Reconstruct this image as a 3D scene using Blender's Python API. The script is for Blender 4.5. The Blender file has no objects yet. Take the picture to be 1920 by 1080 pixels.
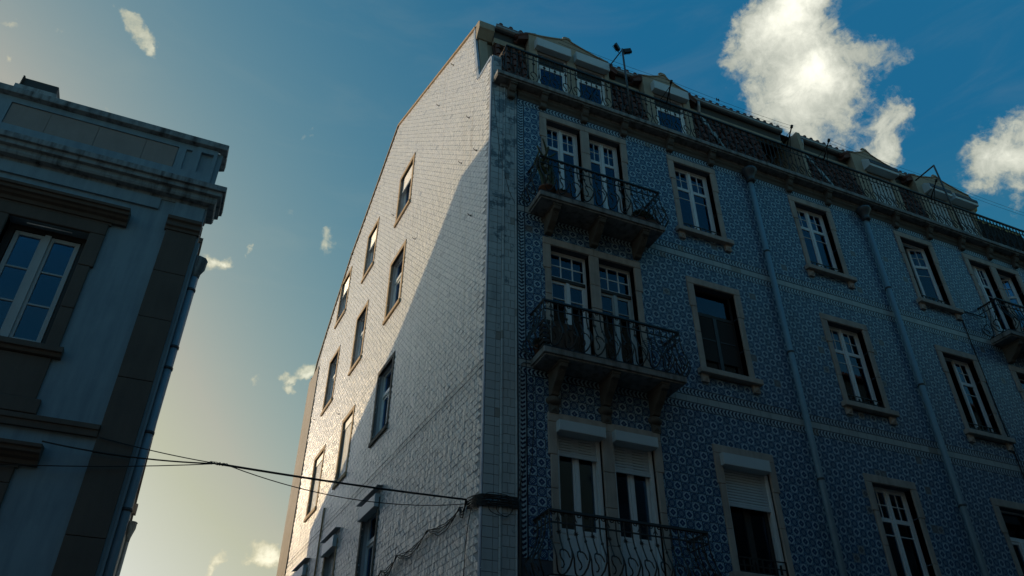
import bpy, bmesh, math, random
from mathutils import Vector, Matrix
random.seed(7)
R = math.radians
scene = bpy.context.scene
COL = scene.collection

# ------------------------------------------------------------------ camera
F_PX, PITCH, HEAD = 1441.0, R(34.85), R(66.5)
CAM = Vector((-3.55, -9.2, 1.6))
hv = Vector((math.cos(HEAD), math.sin(HEAD), 0))
c_r = Vector((hv.y, -hv.x, 0))
c_f = hv * math.cos(PITCH) + Vector((0, 0, math.sin(PITCH)))
c_u = -hv * math.sin(PITCH) + Vector((0, 0, math.cos(PITCH)))
cd = bpy.data.cameras.new('camera')
cam = bpy.data.objects.new('camera', cd)
COL.objects.link(cam)
cam.matrix_world = Matrix(((c_r.x, c_u.x, -c_f.x, CAM.x), (c_r.y, c_u.y, -c_f.y, CAM.y), (c_r.z, c_u.z, -c_f.z, CAM.z), (0, 0, 0, 1)))
cd.sensor_width = 36.0
cd.lens = F_PX / 1920 * 36.0
cd.shift_x = -3 / 1920
cd.clip_start = 0.05
cd.clip_end = 3000
scene.camera = cam


def pix_dir(px, py):
    return ((px - 963) * c_r + (540 - py) * c_u + F_PX * c_f).normalized()


def to_pix(p):
    d = Vector(p) - CAM
    z = d.dot(c_f)
    if z < 0.1:
        return None
    return 963 + F_PX * d.dot(c_r) / z, 540 - F_PX * d.dot(c_u) / z


# ------------------------------------------------------------------ light
SUN_AZ, SUN_EL = HEAD + R(60), R(13)          # ccw from +X
sun_dir = Vector((math.cos(SUN_AZ) * math.cos(SUN_EL), math.sin(SUN_AZ) * math.cos(SUN_EL), math.sin(SUN_EL)))
sl = bpy.data.lights.new('sun', 'SUN')
sl.energy = 3.2
sl.angle = R(0.5)
sl.color = (1.0, 0.73, 0.42)
so = bpy.data.objects.new('sun', sl)
COL.objects.link(so)
so.rotation_euler = sun_dir.to_track_quat('Z', 'Y').to_euler()
so.location = (0, 0, 60)

scene.view_settings.view_transform = 'Standard'
scene.view_settings.look = 'None'
scene.view_settings.gamma = 1
scene.view_settings.use_curve_mapping = False
scene.view_settings.exposure = 0.0
scene.cycles.max_bounces = 8
scene.cycles.use_denoising = True


# ------------------------------------------------------------------ node helpers
class S:
    """a socket with arithmetic"""
    nt = None

    def __init__(s, sock): s.k = sock

    @staticmethod
    def op(name, *a, clamp=False):
        n = S.nt.nodes.new('ShaderNodeMath')
        n.operation = name
        n.use_clamp = clamp
        for i, v in enumerate(a):
            if isinstance(v, S): S.nt.links.new(v.k, n.inputs[i])
            else: n.inputs[i].default_value = v
        return S(n.outputs[0])

    def __add__(s, o): return S.op('ADD', s, o)
    def __radd__(s, o): return S.op('ADD', s, o)
    def __sub__(s, o): return S.op('SUBTRACT', s, o)
    def __rsub__(s, o): return S.op('SUBTRACT', o, s)
    def __mul__(s, o): return S.op('MULTIPLY', s, o)
    def __rmul__(s, o): return S.op('MULTIPLY', s, o)
    def __truediv__(s, o): return S.op('DIVIDE', s, o)
    def lt(s, o): return S.op('LESS_THAN', s, o)
    def gt(s, o): return S.op('GREATER_THAN', s, o)
    def abs(s): return S.op('ABSOLUTE', s)
    def sin(s): return S.op('SINE', s)
    def sqrt(s): return S.op('SQRT', s)
    def pow(s, o): return S.op('POWER', s, o)
    def exp(s): return S.op('EXPONENT', s)
    def max(s, o): return S.op('MAXIMUM', s, o)
    def min(s, o): return S.op('MINIMUM', s, o)
    def clamp(s): return S.op('ADD', s, 0.0, clamp=True)

    def ramp(s, a, b):
        n = S.nt.nodes.new('ShaderNodeMapRange')
        n.interpolation_type = 'SMOOTHSTEP'
        S.nt.links.new(s.k, n.inputs[0])
        n.inputs[1].default_value = a
        n.inputs[2].default_value = b
        return S(n.outputs[0])


def mixc(fac, a, b, mode='MIX'):
    n = S.nt.nodes.new('ShaderNodeMix')
    n.data_type = 'RGBA'
    n.blend_type = mode
    for sock, v in ((n.inputs[0], fac), (n.inputs[6], a), (n.inputs[7], b)):
        if isinstance(v, S): S.nt.links.new(v.k, sock)
        elif isinstance(v, (tuple, list)): sock.default_value = (*v[:3], 1)
        else: sock.default_value = v
    return S(n.outputs[2])


def noise(vec, scale, detail=4, rough=0.55, dist=0.0, out=0):
    n = S.nt.nodes.new('ShaderNodeTexNoise')
    if vec is not None: S.nt.links.new(vec.k if isinstance(vec, S) else vec, n.inputs['Vector'])
    n.inputs['Scale'].default_value = scale
    n.inputs['Detail'].default_value = detail
    n.inputs['Roughness'].default_value = rough
    n.inputs['Distortion'].default_value = dist
    return S(n.outputs[out])


def vmath(opn, a, b=None):
    n = S.nt.nodes.new('ShaderNodeVectorMath')
    n.operation = opn
    for i, v in enumerate((a, b)):
        if v is None: continue
        if isinstance(v, S): S.nt.links.new(v.k, n.inputs[i])
        else: n.inputs[i].default_value = v
    return S(n.outputs['Value'] if opn in ('DOT_PRODUCT', 'LENGTH') else n.outputs['Vector'])


def scaled(v, sx, sy, sz):
    return vmath('MULTIPLY', v, (sx, sy, sz))


# ------------------------------------------------------------------ world
w = bpy.data.worlds.new('World')
scene.world = w
w.use_nodes = True
nt = w.node_tree
S.nt = nt
nt.nodes.clear()
out = nt.nodes.new('ShaderNodeOutputWorld')
bg = nt.nodes.new('ShaderNodeBackground')
nt.links.new(bg.outputs[0], out.inputs[0])
sky = nt.nodes.new('ShaderNodeTexSky')
sky.sky_type = 'NISHITA'
sky.sun_disc = False
sky.sun_elevation = SUN_EL
sky.sun_rotation = R(90) - SUN_AZ
sky.altitude = 50
sky.air_density = 1.0
sky.dust_density = 2.2
sky.ozone_density = 1.6
bg.inputs[1].default_value = 0.05
tc = nt.nodes.new('ShaderNodeTexCoord')
dirv = vmath('NORMALIZE', S(tc.outputs['Generated']))
# clouds: puffs at fixed directions of the sky, broken up by noise
n_warp = noise(dirv, 9.0, 6, 0.62, 0.0, 1)
warp = vmath('SUBTRACT', n_warp, (0.5, 0.5, 0.5))
wsc = nt.nodes.new('ShaderNodeVectorMath')
wsc.operation = 'SCALE'
nt.links.new(warp.k, wsc.inputs[0])
wsc.inputs['Scale'].default_value = 0.13
dw = vmath('NORMALIZE', vmath('ADD', dirv, S(wsc.outputs[0])))
PUFFS = [  # px, py, radius px, weight
    (1478, 8, 60, 2.6), (1430, 90, 50, .7), (1490, 110, 66, .8), (1556, 138, 54, 1.9), (1600, 175, 52, .7), (1520, 210, 60, .75),
    (1475, 165, 52, .55), (1645, 95, 40, .55), (1560, 255, 40, .55), (1490, 250, 44, .45), (1530, 40, 50, .6), (1395, 50, 34, .35),
    (1640, 275, 46, 1.0), (1688, 212, 34, .8), (1672, 245, 38, .75), (1660, 312, 36, .8), (1690, 300, 26, .5), (1445, 205, 36, .5), (1470, 245, 36, .5), (1540, 290, 34, .5), (1398, 130, 22, .4), (1400, 20, 30, .4),
    (1885, 300, 50, 1.0), (1870, 355, 42, 1.0), (1915, 260, 44, .8), (1930, 330, 50, .9), (1880, 400, 26, .5),
    (270, 55, 20, .7), (285, 88, 22, 1.1), (262, 25, 16, .6), (300, 105, 12, .7),
    (405, 486, 20, 1.9), (575, 712, 22, 1.8), (552, 727, 17, 1.2), (525, 738, 12, 1.3), (470, 710, 14, 1.0), (512, 720, 11, 1.0),
    (615, 468, 20, .95), (600, 445, 14, .8), (485, 1052, 22, 1.6), (412, 1070, 15, 1.5), (510, 1050, 18, 1.1), (453, 468, 8, 1.0),
    (25, 118, 12, .6), (100, 65, 14, .5), (5, 35, 12, .6), (190, 195, 12, .5), (575, 235, 8, .5), (540, 415, 14, .5),
    (-500, 200, 90, .9), (2300, 500, 120, 1.0), (2250, 150, 110, .9), (-700, 600, 110, .9), (1100, -420, 100, .9), (1900, -500, 130, 1.0),
]
dens = None
for px, py, rad, wt in PUFFS:
    c = pix_dir(px, py)
    ang = max((pix_dir(px + 10, py) - c).length, 1e-4) / 10 * rad
    d2 = (1.0 - vmath('DOT_PRODUCT', dw, tuple(c))) * (2.0 / (ang * ang))
    g = (d2 * -0.8).exp() * wt
    dens = g if dens is None else dens + g
for dv, rad, wt in [((-.7, -.6, .35), .16, .9), ((-.2, -.9, .2), .14, .8), ((.95, .15, .25), .16, .9)]:
    c = Vector(dv).normalized()
    d2 = (1.0 - vmath('DOT_PRODUCT', dw, tuple(c))) * (2.0 / (rad * rad))
    dens = dens + (d2 * -0.8).exp() * wt
n0 = noise(dw, 14.0, 10, 0.66, 0.4)
n1 = noise(dirv, 34.0, 10, 0.68, 0.6)
n2 = noise(dirv, 95.0, 8, 0.62)
brk = (n0 - 0.5) * 2.2 + (n1 - 0.5) * 1.5 + (n2 - 0.5) * 0.5
cover = (dens * .84 + brk * (dens * 1.9).min(1.2)).ramp(0.30, 1.2)
veil = (noise(scaled(dirv, 2.2, 2.2, 11.0), 2.2, 6, .6, .5) - .46).ramp(0, .3) * .06
cover = cover.max(veil)
thick = (dens * 0.55 + (n0 - .5) * .9 + (n1 - .5) * 1.1).ramp(0.40, 2.0)
sep = nt.nodes.new('ShaderNodeSeparateColor')
nt.links.new(sky.outputs[0], sep.inputs[0])
cmb = nt.nodes.new('ShaderNodeCombineColor')
g_ = ((S(sep.outputs[1]).pow(.737) * 2.69 - .95) * 1.48).max(2.7)        # the photograph's teal and straw film tone
nt.links.new(((S(sep.outputs[0]).pow(1.374) * 1.41 - .60) * 1.40).max(.25).min(g_ * .97).k, cmb.inputs[0])
nt.links.new(g_.k, cmb.inputs[1])
nt.links.new((S(sep.outputs[2]).pow(.38) * 4.35).max(g_ * 1.25 - 5.2).max(5.6).k, cmb.inputs[2])
skyc = S(cmb.outputs[0])
ccol = mixc(thick, (7.7, 7.1, 4.6), (25.0, 23.5, 18.5))
ccol = mixc(1.0, ccol, mixc(1.0, skyc, (.52, .5, .5), 'MULTIPLY'), 'ADD')
fin = mixc(cover, skyc, ccol)
nt.links.new(fin.k, bg.inputs[0])


# ------------------------------------------------------------------ materials
MATS = {}


def new_mat(name):
    m = bpy.data.materials.new(name)
    m.use_nodes = True
    S.nt = m.node_tree
    MATS[name] = m
    return m, m.node_tree.nodes['Principled BSDF']


def setc(b, col):
    if isinstance(col, S): S.nt.links.new(col.k, b.inputs['Base Color'])
    else: b.inputs['Base Color'].default_value = (*col, 1)


def pos():
    g = S.nt.nodes.new('ShaderNodeNewGeometry')
    return S(g.outputs['Position'])


def bump(b, h, strength=0.3, dist=0.01):
    n = S.nt.nodes.new('ShaderNodeBump')
    n.inputs['Strength'].default_value = strength
    n.inputs['Distance'].default_value = dist
    S.nt.links.new(h.k, n.inputs['Height'])
    S.nt.links.new(n.outputs[0], b.inputs['Normal'])


def weathered(name, col, dark, rough=.75, scale=3.0, streak=.5, bstr=.25, metal=0.0, grain=60):
    m, b = new_mat(name)
    p = pos()
    n_a = noise(p, scale, 6, .65)
    n_s = noise(scaled(p, 6, 6, .7), 1.6, 5, .6)
    n_g = noise(p, grain, 3, .6)
    f = ((n_a - .5) * 1.3 + (n_s - .52) * (1.6 * streak) + .28).clamp()
    c = mixc(f, col, dark)
    c = mixc((n_g - .5).abs() * .5, c, tuple(x * .6 for x in col))
    setc(b, c)
    b.inputs['Roughness'].default_value = rough
    b.inputs['Metallic'].default_value = metal
    bump(b, n_g + n_a * .6, bstr, .008)
    return m


weathered('lime_stone', (.45, .40, .355), (.22, .20, .18), .8, 3.2, 1.0)
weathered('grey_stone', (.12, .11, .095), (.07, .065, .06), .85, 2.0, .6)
weathered('slab_stone', (.26, .275, .28), (.05, .052, .052), .85, 5.0, 1.8, .4)
weathered('coping_stone', (.26, .34, .38), (.04, .045, .05), .85, 5.0, 2.2, .4)
weathered('pale_paint', (.23, .36, .44), (.13, .22, .29), .7, 1.1, 1.1, .2)
weathered('cream_plaster', (.36, .32, .25), (.24, .21, .165), .8, 2.0, .7)
weathered('tan_plaster', (.38, .345, .30), (.26, .235, .205), .85, 1.5, .9, .3)
weathered('brown_stone', (.48, .35, .21), (.30, .21, .125), .8, 3.0, .5)
weathered('roof_clay', (.12, .05, .04), (.04, .028, .026), .85, 5.0, .4, .4)
weathered('marble', (.29, .27, .25), (.20, .185, .17), .55, 3.5, .3, .1)
weathered('dark_green_tile', (.04, .055, .05), (.03, .035, .035), .6, 2, .4)
weathered('grout', (.10, .12, .15), (.06, .07, .09), .9, 4, .5)
weathered('wall_render', (.50, .52, .55), (.36, .39, .42), .9, 3, .5)
weathered('dull_paint', (.46, .54, .57), (.34, .41, .44), .5, 5, .3, .06)
weathered('white_paint', (.76, .83, .86), (.62, .68, .71), .45, 5, .3, .06)
weathered('shutter_pvc', (.52, .61, .66), (.44, .52, .57), .45, 4, .3, .05)
weathered('blue_pipe', (.20, .33, .42), (.13, .22, .29), .45, 6, .5, .05)
weathered('pipe_dark', (.055, .07, .085), (.03, .035, .04), .5, 6, .4, .1)
weathered('zinc', (.30, .34, .38), (.18, .20, .23), .4, 6, .5, .05, .5)
weathered('iron', (.012, .012, .013), (.022, .016, .012), .55, 20, .2, .2)
weathered('dark_wood', (.035, .032, .03), (.02, .02, .02), .6, 6, .3, .1)
weathered('asphalt', (.05, .05, .052), (.035, .035, .036), .9, 2, 0, .5)
weathered('paving', (.26, .25, .23), (.17, .165, .155), .85, 3, 0, .4)
weathered('cable_rubber', (.018, .018, .02), (.03, .03, .03), .6, 20, 0, .1)
weathered('cactus_green', (.055, .075, .03), (.035, .04, .02), .6, 12, 0, .4)
weathered('leaf_green', (.045, .06, .03), (.02, .03, .015), .6, 12, 0, .3)
weathered('terracotta', (.14, .07, .045), (.08, .04, .03), .85, 9, .3, .3)
weathered('interior', (.04, .04, .04), (.03, .03, .03), .9, 2, 0, .1)
weathered('curtain', (.50, .52, .50), (.40, .42, .41), .9, 4, .5, .1)
weathered('towel', (.10, .075, .06), (.07, .05, .045), .95, 8, .3, .4)
weathered('yellow_plaster', (.55, .47, .20), (.42, .36, .17), .8, 3, .5)
weathered('awning_cloth', (.05, .08, .12), (.03, .05, .08), .7, 6, .6, .1)
weathered('shade_net', (.03, .03, .028), (.02, .02, .02), .9, 20, 0, .2)
weathered('flower_red', (.35, .03, .06), (.25, .02, .04), .6, 20, 0, .1)

m, b = new_mat('glass')
lw = S.nt.nodes.new('ShaderNodeFresnel')
lw.inputs[0].default_value = 1.6
tr = S.nt.nodes.new('ShaderNodeBsdfTransparent')
tr.inputs[0].default_value = (.82, .86, .86, 1)
gl = S.nt.nodes.new('ShaderNodeBsdfGlossy')
gl.inputs['Roughness'].default_value = .02
gl.inputs[0].default_value = (.42, .66, 1, 1)
mx = S.nt.nodes.new('ShaderNodeMixShader')
S.nt.links.new(lw.outputs[0], mx.inputs[0])
S.nt.links.new(tr.outputs[0], mx.inputs[1])
S.nt.links.new(gl.outputs[0], mx.inputs[2])
S.nt.links.new(mx.outputs[0], S.nt.nodes['Material Output'].inputs[0])

WHITE, PALE, MID, NAVY = (.42, .58, .66), (.17, .32, .46), (.03, .10, .23), (.007, .024, .08)


def tile_rand():
    g = S.nt.nodes.new('ShaderNodeNewGeometry')
    o = S.nt.nodes.new('ShaderNodeObjectInfo')
    return S.op('FRACT', S(g.outputs['Random Per Island']) + S(o.outputs['Random']) * 3.7)


def uv_xy():
    t = S.nt.nodes.new('ShaderNodeUVMap')
    sp = S.nt.nodes.new('ShaderNodeSeparateXYZ')
    S.nt.links.new(t.outputs[0], sp.inputs[0])
    return S(sp.outputs[0]), S(sp.outputs[1])


def glaze(b, col, rough=.28, amp=.3):
    b.inputs['Specular IOR Level'].default_value = .28
    rnd = tile_rand()
    p = pos()
    dirt = noise(scaled(p, 3, 3, .8), 1.3, 5, .6)
    c = mixc(rnd * amp, col, mixc(.5, col, (.05, .07, .10)))
    c = mixc((dirt - .48).ramp(0, .35) * .55, c, mixc(.75, c, (.035, .04, .05)))
    odd = rnd.gt(.985)
    c = mixc(odd * .5, c, (.2, .17, .12))
    setc(b, c)
    b.inputs['Roughness'].default_value = rough
    bump(b, noise(p, 25, 2, .5), .12, .01)


m, b = new_mat('tile_light')
u, v = uv_xy()
x, y = u * 2 - 1, v * 2 - 1
ax, ay = x.abs(), y.abs()
dd = ax + ay
rr = (x * x + y * y).sqrt()
rc = ((1 - ax) * (1 - ax) + (1 - ay) * (1 - ay)).sqrt()
c = mixc((rc - .42).abs().lt(.10), WHITE, PALE)
c = mixc(((ax * 17).sin() * (ay * 17).sin()).gt(.22) * dd.gt(1.0), c, (.10, .22, .37))
c = mixc(dd.lt(.96), c, WHITE)
c = mixc(dd.lt(.84), c, MID)
c = mixc(dd.lt(.70), c, (.012, .04, .12))
c = mixc(((rr - .36).abs().lt(.05)), c, MID)
c = mixc(rr.lt(.2), c, MID)
c = mixc(rr.lt(.1), c, WHITE)
glaze(b, c)

m, b = new_mat('tile_dark')
u, v = uv_xy()
x, y = u * 2 - 1, v * 2 - 1
ax, ay = x.abs(), y.abs()
rr = (x * x + y * y).sqrt()
rc = ((1 - ax) * (1 - ax) + (1 - ay) * (1 - ay)).sqrt()
lat = ((x + y) * 6.6).sin() * ((x - y) * 6.6).sin()
c = mixc(((ax * 11).sin() * (ay * 11).sin()).gt(.35), (.05, .14, .29), NAVY)
c = mixc(rc.lt(.52), c, (.24, .40, .53))
c = mixc(rc.lt(.38), c, MID)
c = mixc(rc.lt(.2), c, NAVY)
c = mixc(rr.lt(.80), c, NAVY)
c = mixc((rr - .66).abs().lt(.05), c, MID)
c = mixc(rr.lt(.58) * lat.abs().gt(.32), c, (.26, .42, .55))
glaze(b, c)

m, b = new_mat('tile_border')
u, v = uv_xy()
x, y = u * 2 - 1, v * 2 - 1
f = (u * 12.566 - y.abs() * 3.4).sin()
g = (u * 25.1 + y * 5.0).sin() * (y * 9.0).sin()
c = mixc((f + g * .45).gt(-.05), (.40, .55, .64), (.004, .014, .055))
c = mixc(y.abs().gt(.84), c, (.30, .43, .52))
glaze(b, c)

m, b = new_mat('tile_line')
glaze(b, (.015, .022, .05))
m, b = new_mat('tile_pale')
glaze(b, (.38, .45, .47), .25, .25)
m, b = new_mat('tile_corner')
p = pos()
st = noise(p, 2.6, 6, .7)
ht = S.nt.nodes.new('ShaderNodeSeparateXYZ')
S.nt.links.new(p.k, ht.inputs[0])
hz = S(ht.outputs[2]).ramp(7.0, 11.5)
spot = (st - (.62 - hz * .12)).ramp(0, .06)
glaze(b, mixc(spot * .8, (.46, .53, .56), (.10, .15, .19)), .25, .25)

m, b = new_mat('tile_white')
u, v = uv_xy()
p = pos()
rel = noise(scaled(p, 24, 24, 11), 1.0, 3, .65)
und = noise(scaled(p, 9, 9, 4), 1.0, 2, .5)
rnd = tile_rand()
str_ = noise(scaled(p, 5, 5, .35), 1.0, 5, .6)
c = mixc((rnd * .22), (.83, .84, .85), (.62, .66, .70))
edge = (u - .5).abs().max((v - .5).abs())
c = mixc(edge.gt(.44) * (rel - .36).ramp(0, .2) * .48, c, (.25, .31, .42))
fine = (u - .5).abs().lt(.025).max((v - .5).abs().lt(.03)).max((u - v).abs().lt(.03))
c = mixc(fine * (rel - .40).ramp(0, .15) * .4, c, (.30, .36, .46))
c = mixc((rel - .52).ramp(0, .12) * .36, c, (.26, .32, .44))
c = mixc((str_ - .55).ramp(0, .2) * .35, c, (.40, .35, .30))
c = mixc(rnd.gt(.991) * .35, c, (.16, .20, .28))
setc(b, c)
b.inputs['Roughness'].default_value = .29
b.inputs['Specular IOR Level'].default_value = .5
zz = S.nt.nodes.new('ShaderNodeSeparateXYZ')
S.nt.links.new(p.k, zz.inputs[0])
low = 1.0 - S(zz.outputs[2]).ramp(6.0, 10.5) * .7
bump(b, (rel * .6 + und * 1.7) * low, 1.0, .06)
m, b = new_mat('tile_edge')
glaze(b, (.40, .48, .60), .3, .3)


# ------------------------------------------------------------------ mesh helpers
class MB:
    def __init__(s, xf=None):
        s.v, s.f, s.uv, s.mi, s.sm = [], [], [], [], []
        s.xf = xf

    def add(s, vs, fs, uvs=None, mi=0, smooth=False):
        o = len(s.v)
        for p in vs:
            p = Vector(p)
            s.v.append(s.xf @ p if s.xf else p)
        for k, f in enumerate(fs):
            s.f.append([i + o for i in f])
            s.uv.append(uvs[k] if uvs else None)
            s.mi.append(mi)
            s.sm.append(smooth)

    def box(s, x0, x1, y0, y1, z0, z1, mi=0):
        vs = [(x0, y0, z0), (x1, y0, z0), (x1, y1, z0), (x0, y1, z0), (x0, y0, z1), (x1, y0, z1), (x1, y1, z1), (x0, y1, z1)]
        s.add(vs, [(0, 3, 2, 1), (4, 5, 6, 7), (0, 1, 5, 4), (1, 2, 6, 5), (2, 3, 7, 6), (3, 0, 4, 7)], None, mi)

    def quad(s, a, b_, c_, d, mi=0):
        s.add([a, b_, c_, d], [(0, 1, 2, 3)], None, mi)

    def prism(s, poly, plane, c0, c1, mi=0):
        n = len(poly)
        mk = {'yz': lambda p, c: (c, p[0], p[1]), 'xz': lambda p, c: (p[0], c, p[1]), 'xy': lambda p, c: (p[0], p[1], c)}[plane]
        vs = [mk(p, c0) for p in poly] + [mk(p, c1) for p in poly]
        fs = [list(range(n))[::-1], list(range(n, 2 * n))] + [(i, (i + 1) % n, (i + 1) % n + n, i + n) for i in range(n)]
        s.add(vs, fs, None, mi)

    def tube(s, pts, r, n=5, closed=False, r1=None):
        pts = [Vector(p) for p in pts]
        m_ = len(pts)
        vs, fs = [], []
        up = Vector((.31, .77, .55)).normalized()
        prev = None
        for i, p in enumerate(pts):
            if closed: t = pts[(i + 1) % m_] - pts[i - 1]
            else: t = pts[min(i + 1, m_ - 1)] - pts[max(i - 1, 0)]
            t.normalize()
            a = prev if prev is not None else t.orthogonal()
            a = (a - t * a.dot(t))
            if a.length < 1e-6: a = t.orthogonal()
            a.normalize()
            prev = a
            b2 = t.cross(a)
            q = r if r1 is None else r + (r1 - r) * i / max(m_ - 1, 1)
            for k in range(n):
                th = 2 * math.pi * (k + .5) / n
                vs.append(p + (a * math.cos(th) + b2 * math.sin(th)) * q)
        for i in range(m_ if closed else m_ - 1):
            for k in range(n):
                i2 = (i + 1) % m_
                fs.append((i * n + k, i * n + (k + 1) % n, i2 * n + (k + 1) % n, i2 * n + k))
        if not closed:
            fs.append(list(range(n))[::-1])
            fs.append([(m_ - 1) * n + k for k in range(n)])
        s.add(vs, fs, None, 0, n > 4)

    def lathe(s, prof, cx, cy, n=12):
        vs, fs = [], []
        for r_, z_ in prof:
            for k in range(n):
                th = 2 * math.pi * k / n
                vs.append((cx + r_ * math.cos(th), cy + r_ * math.sin(th), z_))
        for i in range(len(prof) - 1):
            for k in range(n):
                fs.append((i * n + k, i * n + (k + 1) % n, (i + 1) * n + (k + 1) % n, (i + 1) * n + k))
        fs.append(list(range(n))[::-1])
        fs.append([(len(prof) - 1) * n + k for k in range(n)])
        s.add(vs, fs, None, 0, True)

    def mesh(s, name, mats, fix=True):
        me = bpy.data.meshes.new(name)
        me.from_pydata([tuple(p) for p in s.v], [], s.f)
        for m_ in ([mats] if isinstance(mats, str) else mats):
            me.materials.append(MATS[m_])
        if any(s.mi): me.polygons.foreach_set('material_index', s.mi)
        if any(s.sm): me.polygons.foreach_set('use_smooth', s.sm)
        if any(u_ is not None for u_ in s.uv):
            ul = me.uv_layers.new(name='UVMap')
            flat = []
            for f, u_ in zip(s.f, s.uv):
                for k in range(len(f)):
                    flat += list(u_[k]) if u_ else [0.5, 0.02]
            ul.data.foreach_set('uv', flat)
        if fix:
            bm = bmesh.new()
            bm.from_mesh(me)
            bmesh.ops.recalc_face_normals(bm, faces=bm.faces)
            bm.to_mesh(me)
            bm.free()
        me.update()
        return me

    def build(s, name, mats, parent=None, bevel=0, fix=True):
        return put(s.mesh(name, mats, fix), name, parent, None, bevel)


EMP = {}


def put(me, name, parent=None, mat=None, bevel=0):
    o = bpy.data.objects.new(name, me)
    COL.objects.link(o)
    M = mat.copy() if mat else Matrix.Identity(4)
    if parent is not None:
        o.parent = parent
        if parent.name in EMP:
            M = Matrix.Translation(-EMP[parent.name]) @ M
        elif not tuple(parent.matrix_local.translation) == (0, 0, 0) and parent.type == 'MESH' and parent.parent is not None:
            pm = parent.matrix_local.copy()
            if parent.parent.name in EMP: pm = Matrix.Translation(EMP[parent.parent.name]) @ pm
            M = pm.inverted() @ M
        elif parent.type == 'MESH' and parent.parent is None:
            M = parent.matrix_local.inverted() @ M
    o.matrix_local = M
    if bevel:
        md = o.modifiers.new('edge', 'BEVEL')
        md.width = bevel
        md.segments = 1
        md.limit_method = 'ANGLE'
    return o


def thing(name, label, cat, loc=(0, 0, 0), group=None):
    o = bpy.data.objects.new(name, None)
    COL.objects.link(o)
    o.location = loc
    EMP[o.name] = Vector(loc)
    tag(o, label, cat, group)
    return o


def tag(o, label=None, cat=None, group=None, kind=None):
    if label: o['label'] = label
    if cat: o['category'] = cat
    if group: o['group'] = group
    if kind: o['kind'] = kind
    return o


def wall_cells(mb, x0, x1, z0, top, holes, y, depth=0.25, extra_x=(), mi=0):
    """front sheet of a wall with rectangular holes and their reveals; top(x) is the upper edge"""
    xs = sorted({round(a, 4) for a in [x0, x1, *extra_x] + [h[0] for h in holes] + [h[1] for h in holes] if x0 <= a <= x1})
    for a, b_ in zip(xs, xs[1:]):
        if b_ - a < 1e-4: continue
        mid = (a + b_) / 2
        cuts = sorted([(h[2], h[3]) for h in holes if h[0] < mid < h[1]])
        z = z0
        for c0, c1 in cuts:
            if c0 > z: mb.quad((a, y, z), (b_, y, z), (b_, y, c0), (a, y, c0), mi)
            z = c1
        mb.quad((a, y, z), (b_, y, z), (b_, y, top(b_)), (a, y, top(a)), mi)
    for h0, h1, k0, k1 in holes:
        mb.quad((h0, y, k0), (h0, y, k1), (h0, y + depth, k1), (h0, y + depth, k0), mi)
        mb.quad((h1, y, k1), (h1, y, k0), (h1, y + depth, k0), (h1, y + depth, k1), mi)
        mb.quad((h0, y, k1), (h1, y, k1), (h1, y + depth, k1), (h0, y + depth, k1), mi)
        mb.quad((h1, y, k0), (h0, y, k0), (h0, y + depth, k0), (h1, y + depth, k0), mi)


def T(x_, y_, z_): return Matrix.Translation((x_, y_, z_))
def RZ(a): return Matrix.Rotation(a, 4, 'Z')


ID = Matrix.Identity(4)


# ------------------------------------------------------------------ windows
def pane(xf, par, x0, x1, y_, z0, z1):
    mb = MB(xf)
    mb.box(x0 - .004, x1 + .004, y_ - .003, y_ + .003, z0 - .004, z1 + .004)
    return mb.build('pane', 'glass', par)


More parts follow.
